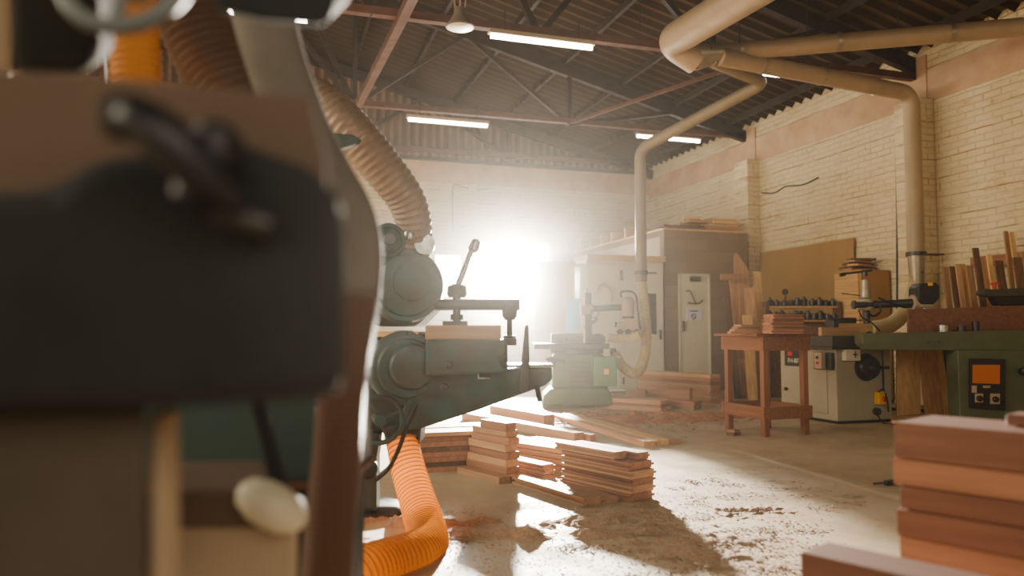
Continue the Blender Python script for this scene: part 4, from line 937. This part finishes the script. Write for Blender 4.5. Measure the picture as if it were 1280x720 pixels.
MB().lathe(V(514, 458, D-.02), tilt, [(0, .125), (.05, .12), (.07, .11), (.08, .05)], 36).build('drum_cap', M['teal'], ld, smooth=True)
hw = MB(); hw.torus(V(474, 525, D-.18), tilt, .115, .014, 40, 8)
for k in range(4):
    u, w_ = frame(tilt); a = k*PI/2+.4; q = V(474, 525, D-.18); hw.bar(q, q+(u*math.cos(a)+w_*math.sin(a))*.115, .02, .012)
hw.lathe(V(474, 525, D-.2), tilt, [(-.15, .025), (0, .03), (.05, .03)], 16)
hw.build('lower_handwheel', M['teal'], t, smooth=True)
MB().pp([(532, 424), (629, 424), (634, 430), (634, 464), (630, 466), (532, 470)], D-.12, D+.3).build('table_body', M['teal'], t, bevel=.012)
MB().pp([(524, 466), (596, 465), (690, 458), (691, 474), (682, 482), (660, 490), (600, 512), (526, 536), (500, 538), (505, 500)], D-.02, D+.2).build('tapered_arm', M['teal'], t, bevel=.012)
MB().pp([(634, 455.6), (692, 455.6), (692, 459.5), (634, 459.5)], D-.04, D+.22).build('slide_way', M['chrome'], t, bevel=.003, label='bright worn steel slide along the arm')
MB().pp([(656, 408), (659, 405), (661, 408), (663, 488), (657, 491), (648, 488)], D-.1, D-.07).build('stop_plate', M['cast'], t, bevel=.006)
MB().pp([(628, 423), (646, 423), (646, 432), (628, 432)], D-.08, D+.1).build('bracket', M['cast'], t, bevel=.005)
b = MB(); b.pp([(620, 445), (634, 440), (634, 458), (628, 460)], D-.14, D-.1); b.build('locking_plate', M['cast'], t, bevel=.004)
b = MB(); b.pp([(597, 467), (599, 467), (599, 472), (613, 472), (613, 474), (597, 474)], D-.05, D-.03); b.build('pull_handle', M['chrome'], t, label='small bright pull handle')
for (px, py) in ((561, 456), (556, 484)): MB().lathe(V(px, py, D-.12), -FV, [(0, .02), (.03, .02), (.035, .012)], 14).build('bolt', M['cast'], t, smooth=True)
b = MB(); b.bar(V(671, 482, D-.04), V(675, 502, D-.06), .02, .02); b.build('arm_lever', M['cast'], t)
# upper clamp bar with two spindles
MB().cyl(V(536, 381, D+.05), V(650, 381, D+.05), .031, seg=16).build('clamp_bar', M['cast'], t, smooth=True)
b = MB(); b.cyl(V(571, 405, D+.05), V(571, 355, D+.05), .022, seg=14); b.lathe(V(571, 372, D+.05), UZ, [(0, .045), (.02, .055), (.06, .05), (.07, .03)], 16); b.cyl(V(571, 393, D+.05), V(571, 400, D+.05), .035, seg=14); b.pp([(553, 401), (584, 401), (584, 408), (553, 408)], D, D+.1)
b.build('clamp_spindle', M['cast'], t, smooth=True)
b = MB(); b.cyl(V(637, 425, D+.05), V(637, 378, D+.05), .016, seg=12); b.lathe(V(637, 400, D+.05), UZ, [(0, .025), (.02, .04), (.08, .045), (.09, .02)], 14); b.pp([(629, 419), (645, 419), (645, 424), (629, 424)], D, D+.1)
b.build('clamp_spindle', M['cast'], t, smooth=True)
cl = MB(); cl.cyl(V(573, 355, D+.05), V(590, 312, D+.1), .016, seg=10); cl.lathe(V(590, 316, D+.1), (RV*.35+UZ), [(0, .012), (.02, .03), (.07, .025), (.08, .01)], 12); cl.build('lever', M['chrome'], t, smooth=True)
# column and base
MB().pp([(448, 540), (473, 540), (472, 560), (470, 572), (470, 640), (449, 640)], D, D+.14).build('column', M['teal_d'], t, bevel=.02)
MB().lathe(V(460, 585, D+.0), -FV, [(-.04, .05), (.02, .055), (.03, .04)], 20).build('column_boss', M['black'], t, smooth=True)
bp = onz(468, 640); MB().lathe(bp, UZ, [(0, .2), (.03, .2), (.05, .16), (.06, .1)], 36).build('base_plate', M['cast'], t, smooth=True)
MB().pp([(478, 536), (528, 520), (524, 556), (482, 556)], D+.05, D+.3).build('hose_socket', M['cast'], t, bevel=.01)
b = MB(); b.tube(spline([V(x, y, D-.05) for x, y in ((520, 505), (508, 535), (498, 562), (486, 585), (470, 600))], 8), .012, 8); b.build('drain_pipe', M['black'], t, smooth=True)
board(V(580, 424, D+.08), PI/2-YAW, .18, .4, .075, M['w_mid'], 'wooden block clamped on the teal machine table', name='workpiece_block', cat='workpiece')
board(V(494, 421, D+.1), PI/2-YAW-.15, .16, .3, .03, M['w_pale'], 'pale wood strip between the drums of the teal machine', name='workpiece_strip', cat='workpiece')
b = MB(); b.pp([(406, 168), (412, 165), (440, 168), (450, 173), (446, 178), (430, 184), (412, 190)], 3.45, 3.5); b.build('hanger_strap', M['teal'], None, bevel=.006, label='teal strap around the flexible duct above the machine', cat='strap')

# ------------------------------------------------------------------ hoses
corrug([V(372, 120, 4.0), V(405, 135, 3.9), V(440, 166, 3.85), V(478, 210, 3.9), V(506, 247, 3.98), V(517, 280, 4.05), V(518, 318, 4.15)], .132, .035, .004, .088, 30).build('flexible_duct', M['flexm'], None, smooth=True, label='dusty flexible metal duct dropping onto the teal machine head', cat='duct')
AH = [V(503, 552, 4.12), V(510, 585, 4.05), V(520, 620, 3.95), V(531, 655, 3.8), V(534, 680, 3.6), V(515, 695, 3.4), V(480, 706, 3.25), V(440, 722, 3.1), V(395, 750, 3.0)]
ah = corrug(AH, .083, .026, .005, .108, 34).build('amber_hose', M['hose_o'], None, smooth=True, label='glowing amber corrugated hose lying on the floor in the sun', cat='hose')
def helix(P, r0, r1, pitch, wire, n=26):
    pts = resample(spline(P, 24), pitch/n); u = None; out = []; N_ = len(pts)
    for i in range(N_):
        T = (pts[min(i+1, N_-1)]-pts[max(i-1, 0)]).normalized()
        u = frame(T)[0] if u is None else (u-T*u.dot(T)).normalized()
        w_ = T.cross(u); a = 2*PI*i/n; rr = r0+(r1-r0)*i/N_
        out.append(pts[i]+(u*math.cos(a)+w_*math.sin(a))*rr)
    return MB().tube(out, wire, 6)
helix(AH, .085, .110, .026, .0026).build('spiral_wire', M['rib'], ah, smooth=True)
q = V(531, 658, 3.8)
hose_r = 1.48
UH = [V(447, 360, hose_r), V(440, 410, hose_r), V(428, 480, hose_r), V(422, 560, hose_r), V(414, 640, hose_r), V(408, 720, hose_r), V(403, 790, hose_r)]
uh = corrug(UH, .0425, .0125, .0034, .047, 34).build('upright_hose', M['hose_br'], None, smooth=True, label='brown corrugated hose hanging upright beside the dark machine', cat='hose')
MB().tube(spline([V(318, -30, hose_r), V(340, 60, hose_r), V(372, 150, hose_r), V(405, 215, hose_r), V(436, 268, hose_r), V(448, 315, hose_r), V(446, 372, hose_r)], 10), [.062-.018*i/60 for i in range(61)], 26).build('metal_downpipe', M['grey_pipe'], None, smooth=True, label='grey sheet metal pipe sloping down into the brown hose', cat='pipe')
corrug([V(225, -40, 2.0), V(240, 20, 2.0), V(268, 80, 2.0), V(310, 150, 2.0), V(360, 230, 2.05)], .09, .024, .006, .09, 30).build('ribbed_hose', M['brown_rib'], None, smooth=True, label='dark brown ribbed hose slanting behind the dark machine top', cat='hose')
corrug([V(166, -50, 1.75), V(167, 20, 1.75), V(170, 80, 1.75), V(172, 160, 1.75)], .052, .018, .003, .055, 30).build('ribbed_hose', M['orange_rib'], None, smooth=True, label='orange ribbed hose behind the blurred handwheel', cat='hose')
corrug([V(-8, -30, 1.3), V(-4, 60, 1.3), V(-8, 140, 1.3)], .022, .012, .002, .022, 20).build('ribbed_hose', M['beige'], None, smooth=True, label='tan hose at the edge above the brown machine board', cat='hose')
MB().bar(V(126, 30, 2.6), V(131, 130, 2.6), .02, .02).build('copper_pipe', M['steel'], None, label='thin copper-red pipe beside the orange ribbed hose', cat='pipe')

helix(UH, .0455, .0495, .0125, .0014).build('spiral_wire', M['rib_b'], uh, smooth=True)
# ------------------------------------------------------------------ dark machine filling the left foreground
t = thing('dark_planing_machine', 'dark blurred machine with brown board top filling the left', 'woodworking machine', V(150, 700, .9)*Vector((1, 1, 0)).length*0 + Vector((V(150, 700, .9).x, V(150, 700, .9).y, 0)), -YAW)
d0 = .66
MB().ps([(-120, 236), (60, 236), (110, 196), (300, 172), (390, 205), (434, 240), (438, 300), (437, 500), (210, 512), (-120, 520)], d0, FV*.3-RV*.13).build('body', M['soot'], t, bevel=.02)
MB().ps([(-140, 78), (100, 90), (392, 118), (412, 200), (412, 260), (-140, 260)], d0+.05, FV*.17-RV*.08).build('board_top', M['tan'], t, bevel=.008, label='dusty brown board')
kb = MB(); kb.tube(spline([V(152, 148, d0-.06), V(178, 152, d0-.07), V(212, 178, d0-.07), V(250, 215, d0-.06), V(300, 250, d0-.04)], 8), [.014+.006*math.sin(i/10) for i in range(33)], 14)
kb.lathe(V(150, 147, d0-.06), (RV+UZ*-.1), [(-.012, .006), (-.006, .018), (.012, .02), (.03, .013)], 16)
kb.build('clamp_lever', M['black'], t, smooth=True)
MB().lathe(V(270, 182, d0-.03), (UZ+RV*.3), [(-.05, .022), (-.01, .025), (.012, .02), (.02, .008)], 18).build('clamp_knob', M['black'], t, smooth=True)
MB().cyl(V(268, 262, d0-.03), V(340, 284, d0-.02), .012, seg=14).build('grey_rod', M['cast'], t, smooth=True, label='greyish rod')
MB().ps([(-140, 500), (186, 500), (186, 760), (-140, 760)], d0+.06, FV*.3-RV*.22).build('lower_cabinet', M['taupe'], t, bevel=.012)
MB().pp([(184, 515), (205, 515), (205, 760), (184, 760)], d0+.10, d0+.14).build('corner_post', M['beige'], t, bevel=.006)
lg = Vector((V(40, 700, d0+.2).x, V(40, 700, d0+.2).y, .2)); MB().box(lg+UZ*.12, (.22, .22, .68), RV, FV).build('pedestal', M['soot'], t)
# handwheel and green housing over it
q = V(158, -34, .82)
hw = thing('foreground_handwheel', 'large grey handwheel blurred at the top of the dark machine', 'handwheel', q)
ax = (-FV+UZ*.25).normalized(); u, w_ = frame(ax)
b = MB(); b.torus(q, ax, .07, .0095, 48, 12); b.build('rim', M['wheel'], hw, smooth=True)
for k in range(3): MB().bar(q, q+(u*math.cos(2.1*k+.5)+w_*math.sin(2.1*k+.5))*.066, .012, .008).build('spoke', M['wheel'], hw)
MB().lathe(q-ax*.03, ax, [(0, .018), (.04, .018)], 20).build('hub', M['wheel'], hw, smooth=True)
MB().ps([(10, -60), (118, -60), (122, 60), (112, 92), (20, 96), (10, 60)], .92, FV*.12+UZ*.06-RV*.04).build('gear_housing', M['olive'], None, bevel=.015, label='dark green gear housing behind the blurred handwheel', cat='gear housing')
MB().ps([(268, -60), (424, -60), (414, 20), (404, 34), (330, 28), (268, 14)], .95, FV*.12+UZ*.08).build('hood_edge', M['soot'], None, bevel=.01, label='dark hood edge overhead beside the metal pipe', cat='machine hood')
# machine behind the gap
t = thing('teal_cabinet_machine', 'dark teal machine cabinet seen through the gap below the dark body', 'woodworking machine', Vector((V(300, 600, 1.8).x, V(300, 600, 1.8).y, 0)), -YAW)
zb = V(300, 605, 1.75).z
MB().pp([(150, 430), (430, 430), (430, 605), (150, 605)], 1.75, 2.1).build('cabinet', M['teal_c'], t, bevel=.01)
MB().pp([(150, 605), (432, 602), (432, 612), (150, 618)], 1.73, 2.1).build('base_rail', M['steel'], t, bevel=.004)
g0 = V(150, 612, 1.8); g1 = V(430, 612, 1.8)
MB().prism([Vector((g0.x, g0.y, 0)), Vector((g1.x, g1.y, 0)), Vector((g1.x, g1.y, g1.z-.0)), Vector((g0.x, g0.y, g0.z))], FV*.25).build('plinth', M['soot'], t)
MB().cyl(V(318, 490, 1.2), V(352, 612, 1.2), .012, seg=12).build('slant_rod', M['soot'], None, smooth=True, label='dark slanting rod before the teal cabinet', cat='rod')
t = thing('beige_bin', 'dusty beige box with a rounded white corner below the dark machine', 'box', Vector((V(290, 700, 1.1).x, V(290, 700, 1.1).y, 0)), -YAW)
c0 = V(196, 612, 1.1); c1 = V(374, 612, 1.1); h = V(290, 650, 1.1).z+.04
MB().prism([Vector((c0.x, c0.y, 0)), Vector((c1.x, c1.y, 0)), Vector((c1.x, c1.y, h-.04)), Vector((c0.x, c0.y, h-.04))], FV*.25-RV*.09).build('body', M['beige'], t, bevel=.012)
MB().ps([(198, 612), (340, 610), (370, 640), (374, 662), (198, 662)], 1.09, FV*.24-RV*.09).build('lid', M['tan'], t, bevel=.01)
MB().lathe(V(340, 633, 1.085), (FV*.1+RV*.75-UZ*.45), [(-.052, .008), (-.044, .02), (-.02, .03), (.0, .032), (.03, .028), (.046, .016), (.052, .006)], 22).build('rounded_corner', M['white'], t, smooth=True, label='rounded white corner')

# ------------------------------------------------------------------ haze, lights, camera
HZ = dict(density=.0015, lo=.0006, hi=.038, g=.86)
k = N('glare_air'); vs_ = k.n('ShaderNodeVolumeScatter'); vs_.inputs['Color'].default_value = (1, .95, .87, 1); vs_.inputs['Density'].default_value = HZ['density']; vs_.inputs['Anisotropy'].default_value = HZ['g']
tc_ = k.n('ShaderNodeTexCoord'); sp3 = k.n('ShaderNodeSeparateXYZ'); k.l(tc_.outputs['Object'], sp3.inputs[0])
mr_ = k.n('ShaderNodeMapRange', interpolation_type='SMOOTHSTEP')          # density raised by the end wall to form the window glare
for nm_, v_ in (('From Min', 9.0), ('From Max', 15.2), ('To Min', HZ['lo']), ('To Max', HZ['hi'])): mr_.inputs[nm_].default_value = v_
k.l(sp3.outputs[1], mr_.inputs['Value']); mz_ = k.n('ShaderNodeMapRange', interpolation_type='SMOOTHSTEP')          # and thins out towards the roof
for nm_, v_ in (('From Min', 2.2), ('From Max', 4.3), ('To Min', 1.0), ('To Max', .04)): mz_.inputs[nm_].default_value = v_
k.l(sp3.outputs[2], mz_.inputs['Value']); mm_ = k.n('ShaderNodeMath', operation='MULTIPLY')
k.l(mr_.outputs[0], mm_.inputs[0]); k.l(mz_.outputs[0], mm_.inputs[1]); k.l(mm_.outputs[0], vs_.inputs['Density'])
k.l(vs_.outputs[0], k.out.inputs['Volume'])
hz = MB().bb((XL-1, YF-1, -.6), (W+1, YB+1, 9)).build('glare_haze', k.m, None, loc=(0, 0, 0), label='added haze filling the workshop air to spread the window glare', cat='haze', kind='stuff')
def lamp(kind, name, loc, energy, color, **kw):
    l = bpy.data.lights.new(name, kind); l.energy = energy; l.color = color
    for a, v in kw.items(): setattr(l, a, v)
    o = bpy.data.objects.new(name, l); COL.objects.link(o); o.location = loc; return o
def aim(o, target): o.rotation_euler = (Vector(target)-o.location).to_track_quat('-Z', 'Y').to_euler()
kp = V(640, 345, 14.75)
L = lamp('SPOT', 'window_sunlight', kp, 75000, (1, .9, .74), shadow_soft_size=.16, spot_size=math.radians(54), spot_blend=.5); aim(L, V(640, 470, 5))
L = lamp('AREA', 'window_skylight', V(640, 343, 14.9), 260, (1, .95, .86), shape='RECTANGLE', size=1.4, size_y=1.0); aim(L, V(640, 470, 5))
L = lamp('AREA', 'left_fill', (-6.0, 4.5, 3.9), 560, (1, .86, .64), shape='RECTANGLE', size=6, size_y=2.0); aim(L, (7.4, 8.2, 1.0))  # unseen fill from the left, added to light the right wall
L = lamp('AREA', 'rear_fill', (1.5, -3.8, 3.4), 165, (1, .84, .66), shape='RECTANGLE', size=5, size_y=2.5); aim(L, (3, 6, .5))  # added fill behind the camera, lifting the floor and near timber
L = lamp('AREA', 'end_wall_fill', (-7.0, 9.0, 3.2), 320, (1, .86, .7), shape='RECTANGLE', size=4, size_y=2.0); aim(L, (4.5, 15.9, 2.8))  # out-of-view fill, added to brighten the end wall
L = lamp('AREA', 'foreground_fill', (-2.2, -1.6, 2.0), 16, (1, .86, .7), shape='RECTANGLE', size=2.0, size_y=1.6); aim(L, (-.2, .8, .9))  # small added fill that lifts the dark foreground machine
w = bpy.data.worlds.new('hall'); SC.world = w; w.use_nodes = True
bg = w.node_tree.nodes['Background']; bg.inputs[0].default_value = (1, .82, .62, 1); bg.inputs[1].default_value = .28
cam = bpy.data.cameras.new('camera'); co = bpy.data.objects.new('camera', cam); COL.objects.link(co)
co.location = (0, 0, CAMZ); co.rotation_euler = (PI/2+PITCH, 0, -YAW)
cam.sensor_width = 36; cam.lens = 36*F_PX/1280; cam.clip_start = .02; cam.clip_end = 200
cam.dof.use_dof = True; cam.dof.focus_distance = 5.6; cam.dof.aperture_fstop = 1.4
SC.camera = co
SC.view_settings.view_transform = 'AgX'; SC.view_settings.look = 'AgX - Base Contrast'; SC.view_settings.exposure = 0.0
SC.cycles.use_denoising = True; SC.cycles.max_bounces = 8; SC.cycles.volume_bounces = 0
SC.cycles.sample_clamp_indirect = 6.0
